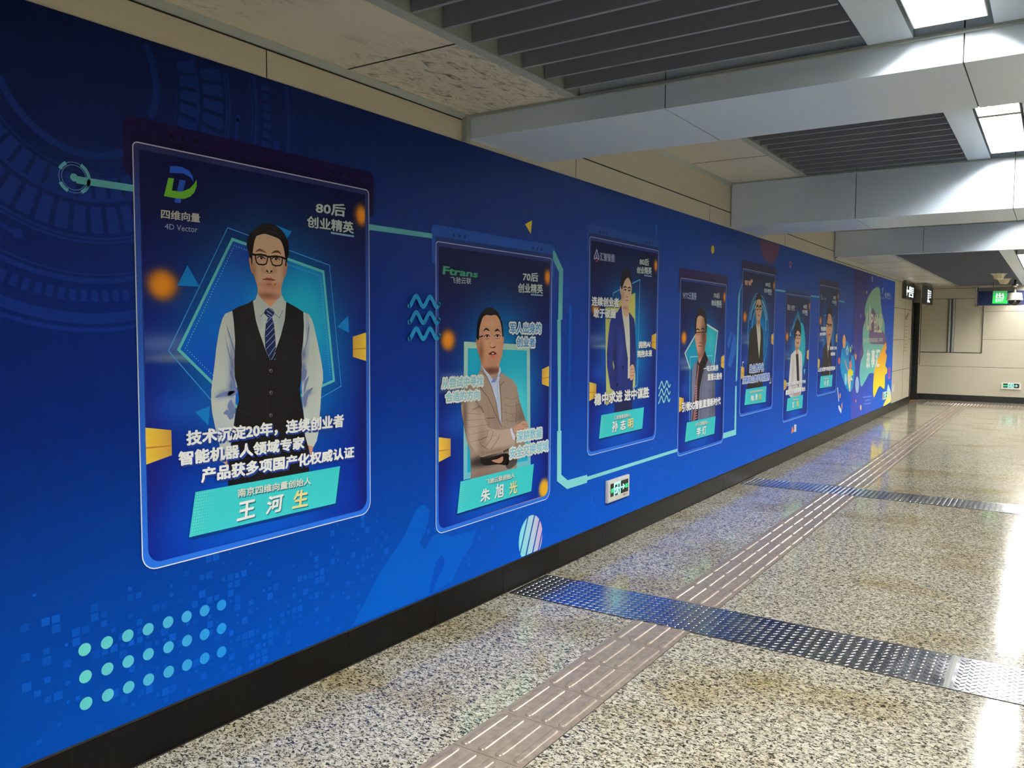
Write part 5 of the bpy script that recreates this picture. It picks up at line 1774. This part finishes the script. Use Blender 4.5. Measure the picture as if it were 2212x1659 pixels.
port6 = far_poster(9.478, 'sixth portrait poster from the camera: person in white coat over a black top', False, S(32, 58, 118), motif6,
    lambda A: (A.text('探迹', H5([(508, 505), (532, 508), (533, 452), (509, 446)]), S(190, 196, 192), 9, .03), A.text('云服务', H5([(538, 492), (584, 496), (585, 460), (538, 456)]), S(180, 186, 190), 9, .02), A.stroke(H5([(538, 502), (585, 506)]), .014, S(120, 132, 160), 9)),
    '80后', H5([(668, 490), (704, 496), (706, 452), (670, 448)]), H5([(656, 540), (710, 546), (712, 506), (658, 500)]), H5([(682, 552), (712, 555)]),
    [('portrait', lambda A: A.shade(H5([(590, 900), (545, 950), (535, 1050), (520, 1250), (515, 1345), (545, 1378), (600, 1365), (642, 1348), (655, 1250), (656, 1000), (650, 930), (618, 895)]), Soft(S(222, 220, 218), [(1712, 800, 2, 50, S(180, 178, 184), .7, 1), (1716, 850, 3, 14, S(140, 120, 112), .6, 1), (1728, 790, 2, 50, S(190, 188, 194), .6, 1)]), 10, .04)),
     ('inner_top', lambda A: A.poly(H5([(592, 940), (617, 935), (622, 1050), (627, 1200), (615, 1285), (603, 1200), (597, 1050)]), S(44, 40, 44), 11)),
     ('hands', lambda A: A.poly(H5([(575, 1362), (595, 1330), (625, 1318), (640, 1345), (600, 1364)]), S(206, 166, 146), 11.5)),
     ('face', lambda A: A.shade(H5([(585, 740), (598, 705), (636, 710), (642, 770), (634, 850), (616, 900), (614, 938), (600, 945), (586, 895), (583, 820)]), Soft(S(212, 172, 150), [(1720, 752, 4, 4, S(160, 112, 92), .8, 1)]), 12, .015, 2)),
     ('hair', lambda A: A.poly(H5([(578, 775), (575, 720), (580, 670), (590, 620), (612, 596), (636, 635), (644, 700), (643, 775), (636, 745), (622, 718), (606, 712), (600, 725), (592, 740), (584, 800)]), HAIR, 13, 3)),
     ('facial_features', lambda A: (A.stroke(H5([(598, 828), (612, 836), (624, 828)]), .022, S(190, 90, 86), 13), A.stroke(H5([(590, 752), (606, 750)]), .014, S(50, 36, 32), 13), A.stroke(H5([(618, 752), (634, 756)]), .014, S(50, 36, 32), 13), A.stroke(H5([(608, 795), (616, 797)]), .012, S(160, 106, 90), 13))),
     ('glasses', lambda A: (A.stroke(H5([(588, 762), (608, 760), (609, 786), (592, 788)]), .008, S(50, 40, 38), 13.6, closed=True), A.stroke(H5([(616, 762), (636, 764), (634, 790), (617, 788)]), .008, S(50, 40, 38), 13.6, closed=True)))],
    [('打造企业服务数字化平台', H5([(490, 1266), (686, 1232), (688, 1196), (492, 1228)])), ('赋能企业智能销售增长', H5([(486, 1356), (684, 1312), (686, 1264), (490, 1300)]))], False,
    (H5([(498, 1515), (655, 1480), (662, 1348), (508, 1385)]), ('探迹创始人', H5([(558, 1410), (620, 1398), (620, 1380), (558, 1390)])), [('彭', H5([(552, 1486), (574, 1480), (576, 1415), (556, 1420)]), WHITE), ('智', H5([(596, 1474), (618, 1468), (620, 1404), (598, 1410)]), YEL)]))
tag(port6, 'printed photo of a person in white coat')


def motif7(A):
    A.stroke(H5([(872, 860), (874, 562), (895, 556)]), .012, S(110, 150, 196), 8)
    A.stroke(H5([(958, 590), (964, 580), (962, 860)]), .012, S(110, 150, 196), 8)
    A.poly(H5([(874, 600), (962, 590), (958, 860), (872, 860)]), S(26, 92, 170), 7.6)


port7 = far_poster(11.055, 'seventh and farthest portrait poster: man in black suit with dark tie, beside the end poster', True, S(40, 34, 72), motif7,
    lambda A: (A.text('云科技', H5([(868, 404), (895, 408), (896, 380), (868, 376)]), S(120, 124, 150), 9, .02), A.stroke(H5([(850, 345), (844, 372), (850, 400), (860, 390), (852, 360)]), .022, S(120, 124, 150), 9)),
    '80后', H5([(966, 400), (992, 404), (994, 366), (968, 360)]), H5([(955, 440), (998, 446), (1000, 412), (957, 406)]), H5([(976, 452), (1000, 455)]),
    [('portrait', lambda A: A.poly(H5([(895, 825), (865, 890), (858, 1020), (845, 1165), (950, 1152), (948, 880), (945, 800)]), S(40, 37, 38), 10)),
     ('shirt', lambda A: A.poly(H5([(904, 845), (932, 800), (920, 930), (934, 1150), (926, 1152), (915, 1000)]), S(214, 204, 188), 11)),
     ('tie', lambda A: A.poly(H5([(913, 905), (922, 905), (930, 1152), (916, 1155)]), S(64, 34, 34), 11.6)),
     ('face', lambda A: A.shade(H5([(903, 600), (918, 540), (942, 550), (957, 620), (957, 700), (942, 790), (920, 862), (904, 850), (897, 760), (892, 680)]), Soft(S(206, 160, 130), [(1787, 730, 2, 8, S(160, 116, 92), .6, 1)]), 12, .015, 2)),
     ('hair', lambda A: A.poly(H5([(896, 645), (900, 560), (910, 490), (930, 460), (951, 500), (958, 580), (956, 625), (942, 556), (916, 545), (908, 600)]), HAIR, 13, 3)),
     ('facial_features', lambda A: (A.stroke(H5([(918, 748), (938, 752)]), .02, S(150, 84, 74), 13), A.stroke(H5([(928, 700), (938, 703)]), .012, S(150, 100, 80), 13))),
     ('glasses', lambda A: (A.stroke(H5([(895, 638), (925, 655), (952, 652)]), .022, S(50, 40, 38), 13.6), A.stroke(H5([(905, 640), (908, 668), (922, 670)]), .010, S(50, 40, 38), 13.6), A.stroke(H5([(934, 654), (936, 672), (950, 670)]), .010, S(50, 40, 38), 13.6)))],
    [('专注智慧', H5([(838, 718), (892, 712), (892, 672), (840, 668)])), ('城市服务', H5([(828, 762), (890, 758), (890, 724), (830, 730)])), ('创新引领', H5([(928, 904), (995, 900), (997, 868), (930, 866)])), ('赋能', H5([(936, 962), (982, 956), (983, 924), (938, 926)])), ('让企业数字转型更简单', H5([(808, 1122), (980, 1104), (984, 1062), (812, 1076)]))], False,
    (H5([(828, 1285), (950, 1265), (957, 1150), (838, 1165)]), ('云科技创始人', H5([(870, 1200), (922, 1196), (924, 1174), (870, 1178)])), [('余', H5([(870, 1262), (890, 1258), (892, 1206), (872, 1208)]), WHITE), ('昱', H5([(898, 1258), (918, 1254), (920, 1202), (900, 1205)]), WHITE)]))
tag(port7, 'printed photo of a man in black suit')

# ================================================================== THE COLOURFUL END POSTER
ep = empty('end_poster', ((MS + MX1) / 2, YW - .003, SK), 'colourful blue end poster with mint, purple and orange blobs and big white lettering', 'poster')


def endbg(x_, z_):
    t_ = (x_ - MS) / (MX1 - MS)
    a_ = mixc(S(48, 40, 110), S(30, 80, 190), min(1, max(0, t_ * 1.5 - .3)))
    return mixc(a_, mixc(S(70, 80, 190), S(0, 110, 225), t_), min(1, max(0, (1.6 - z_) / 1.3)))


slab(MS + .002, MX1, SK + .006, MT, endbg, 'printed_sheet', ep, 20, 14, 0.003)
E1 = Zm(1740, 540, 8.296)
A = Art()
A.poly(E1([(1200, 1035), (1262, 1150), (1302, 1350), (1402, 1480), (1455, 1659), (1432, 1710), (1380, 1690), (1160, 1670), (1140, 1500), (1172, 1200)]), S(112, 92, 130), 3.5, 4)
A.poly(E1([(1030, 1640), (1050, 1850), (1000, 1980), (972, 2020), (975, 1850), (1005, 1690)]), S(96, 82, 142), 1.5, 4)
A.build('purple_blob', ep)
A = Art()
A.shade(E1([(1300, 663), (1332, 720), (1350, 950), (1375, 1150), (1412, 1300), (1422, 1500), (1410, 1700), (1370, 1900), (1320, 2200), (1240, 2215), (1150, 2212), (1080, 2330), (1010, 2445), (982, 2400), (968, 2200), (990, 2000), (1040, 1850), (1022, 1650), (1030, 1400), (1072, 1240), (1060, 1100), (1100, 900), (1200, 720)]), lambda P: [mixc(S(140, 182, 160), S(112, 206, 206), min(1, max(0, (2.1 - p[1]) / 1.5))) for p in P], 2, .06, 4)
A.build('mint_blob', ep)
A = Art()
A.shade(E1([(1434, 1660), (1452, 1750), (1432, 1830), (1456, 1900), (1440, 2010), (1432, 2080), (1462, 2130), (1456, 2215), (1425, 2245), (1420, 2450), (1405, 2490), (1370, 2465), (1330, 2440), (1290, 2500), (1250, 2600), (1225, 2642), (1210, 2550), (1215, 2350), (1240, 2130), (1300, 1950), (1362, 1800)]), lambda P: [mixc(S(240, 110, 80), mixc(S(246, 176, 60), S(246, 226, 60), min(1, max(0, (1.1 - p[1]) / .5))), min(1, max(0, (1.65 - p[1]) / .5))) for p in P], 4, .05, 4)
A.build('orange_blob', ep)
A = Art()
A.shade(E1([(1480, 2410), (1500, 2450), (1530, 2560), (1530, 2700), (1500, 2740), (1395, 2800), (1420, 2720), (1450, 2660), (1462, 2500)]), lambda P: [mixc(S(200, 232, 240), S(246, 236, 90), min(1, max(0, (.45 - p[1]) / .25))) for p in P], 2, .05, 3)
A.build('pale_blob', ep)
A = Art()
for s, q in (('U', [(1085, 1450), (1158, 1450), (1160, 985), (1098, 1120)]), ('P', [(1156, 1455), (1216, 1380), (1220, 1140), (1166, 1145)]), ('创', [(1218, 1482), (1290, 1480), (1296, 1140), (1226, 1150)]), ('业', [(1296, 1482), (1366, 1480), (1386, 1150), (1306, 1130)])):
    A.text(s, E1(q), S(226, 224, 206), 6, .03)
for s, q in (('故', [(1082, 2138), (1152, 2112), (1160, 1788), (1100, 1775)]), ('事', [(1170, 2118), (1242, 2092), (1246, 1776), (1180, 1772)]), ('汇', [(1246, 2112), (1320, 2100), (1336, 1772), (1260, 1772)])):
    A.text(s, E1(q), WHITE, 6, .035)
A.text('ENTREPRENEURIAL STORY', E1([(1042, 1662), (1385, 1642), (1388, 1575), (1045, 1580)]), S(206, 222, 216), 6, .012)
A.build('title_lettering', ep)
A = Art()
for k_, (y_, xa, xb) in enumerate(((2640, 1032, 1195), (2700, 1060, 1165), (2765, 1050, 1170))):
    n_ = 14
    for i in range(n_):
        a_ = xa + (xb - xa) * i / n_
        A.poly(E1([(a_, y_ - i * 1.6 + 14), (a_ + (xb - xa) / n_ * .7, y_ - i * 1.6 + 13), (a_ + (xb - xa) / n_ * .7, y_ - i * 1.6 - 14), (a_, y_ - i * 1.6 - 12)]), S(120, 150, 226), 2)
A.build('small_print', ep)
A = Art()
A.stroke(E1([(1395, 700), (1380, 710), (1382, 780)]), .06, S(150, 162, 200), 2)
A.text('众创', E1([(1352, 875), (1412, 880), (1412, 845), (1354, 840)]), S(140, 152, 200), 2, .0)
A.stroke(E1([(1440, 760), (1432, 800), (1440, 850)]), .05, S(206, 210, 216), 2)
A.text('软件谷', E1([(1455, 840), (1520, 850), (1522, 770), (1455, 760)]), S(206, 210, 216), 2, .01)
A.text('City', E1([(1440, 872), (1520, 888), (1522, 858), (1440, 842)]), S(206, 210, 216), 2, .01)
A.stroke(E1([(1548, 740), (1545, 860), (1562, 920)]), .05, S(90, 104, 150), 2)
A.build('logos', ep)
A = Art()
A.poly(E1([(700, 1630), (780, 1680), (785, 1880), (860, 1900), (886, 2080), (872, 2300), (842, 2480), (792, 2545), (720, 2450), (650, 2250), (622, 2060), (650, 1800)]), S(24, 156, 216), 2, 4)
A.poly(E1([(690, 1640), (785, 1680), (772, 1940), (690, 1900), (660, 1760)]), S(36, 130, 196), 2.4, 2)
A.stroke(E1([(735, 1880), (730, 1790), (750, 1740), (765, 1800), (750, 1880)]), .04, S(180, 220, 240), 2.8)
A.poly(E1([(700, 1980), (715, 1965), (745, 2100), (770, 2140), (745, 2160)]), S(232, 150, 150), 3)
A.poly(E1([(785, 2110), (790, 2000), (815, 1960), (832, 2080), (815, 2140)]), S(232, 130, 120), 3)
A.poly(E1([(758, 2160), (800, 2125), (852, 2165), (850, 2240), (815, 2260), (760, 2235)]), S(236, 220, 60), 3.2)
A.poly(E1([(750, 2200), (815, 2255), (850, 2330), (832, 2340), (812, 2330), (802, 2540), (790, 2540), (758, 2380)]), S(226, 222, 190), 3)
A.poly(E1([(700, 2240), (730, 2215), (745, 2300), (735, 2400), (705, 2410)]), S(150, 220, 240), 3, 3)
A.poly(E1([(775, 1920), (795, 1870), (820, 1920), (800, 2000), (775, 1990)]), S(40, 60, 130), 3)
A.build('leaping_figure', ep)
A = Art()
for (cx, cy, rx, ry, c_) in ((692, 1640, 28, 124, S(236, 170, 110)), (603, 1985, 16, 62, S(240, 100, 80)), (900, 1915, 15, 58, S(236, 170, 90)), (925, 2415, 34, 150, S(170, 200, 236)), (990, 2825, 14, 48, S(236, 206, 120)), (902, 2705, 10, 30, S(236, 160, 140)), (1196, 520, 14, 54, S(130, 140, 190)), (990, 1185, 9, 42, S(130, 140, 200)), (806, 1785, 14, 60, S(150, 206, 90))):
    A.cut().ellipse(*E1([(cx, cy)])[0], rx / 8.296, ry / 8.296, c_, 3, 18)
A.cut().poly(E1([(1110, 715), (1085, 750), (1100, 800)]), S(220, 196, 90), 3)
A.cut().poly(E1([(565, 2470), (582, 2460), (592, 2600), (605, 2710), (590, 2720)]), S(214, 214, 236), 3)
A.cut().poly(E1([(605, 2590), (630, 2560), (628, 2640), (608, 2660)]), S(240, 150, 110), 3)
A.cut().poly(E1([(585, 2800), (600, 2780), (645, 2860), (640, 2930), (600, 2870)]), S(224, 224, 240), 3)
A.cut().poly(E1([(640, 2770), (662, 2730), (658, 2830), (645, 2860)]), S(240, 150, 110), 3)
for k_ in range(3):
    A.stroke(E1([(825 + k_ * 12, 1700 + k_ * 40), (862 + k_ * 6, 1840 + k_ * 30)]), .03, WHITE, 3)
x_, z_ = W(1920.5, 806)
A.cut()
waves(A, x_ - .11, x_ + .13, z_ + .08, 4, .055, .018, .022, S(232, 96, 150), 3, 2.5)
A.build('confetti_shape', ep)
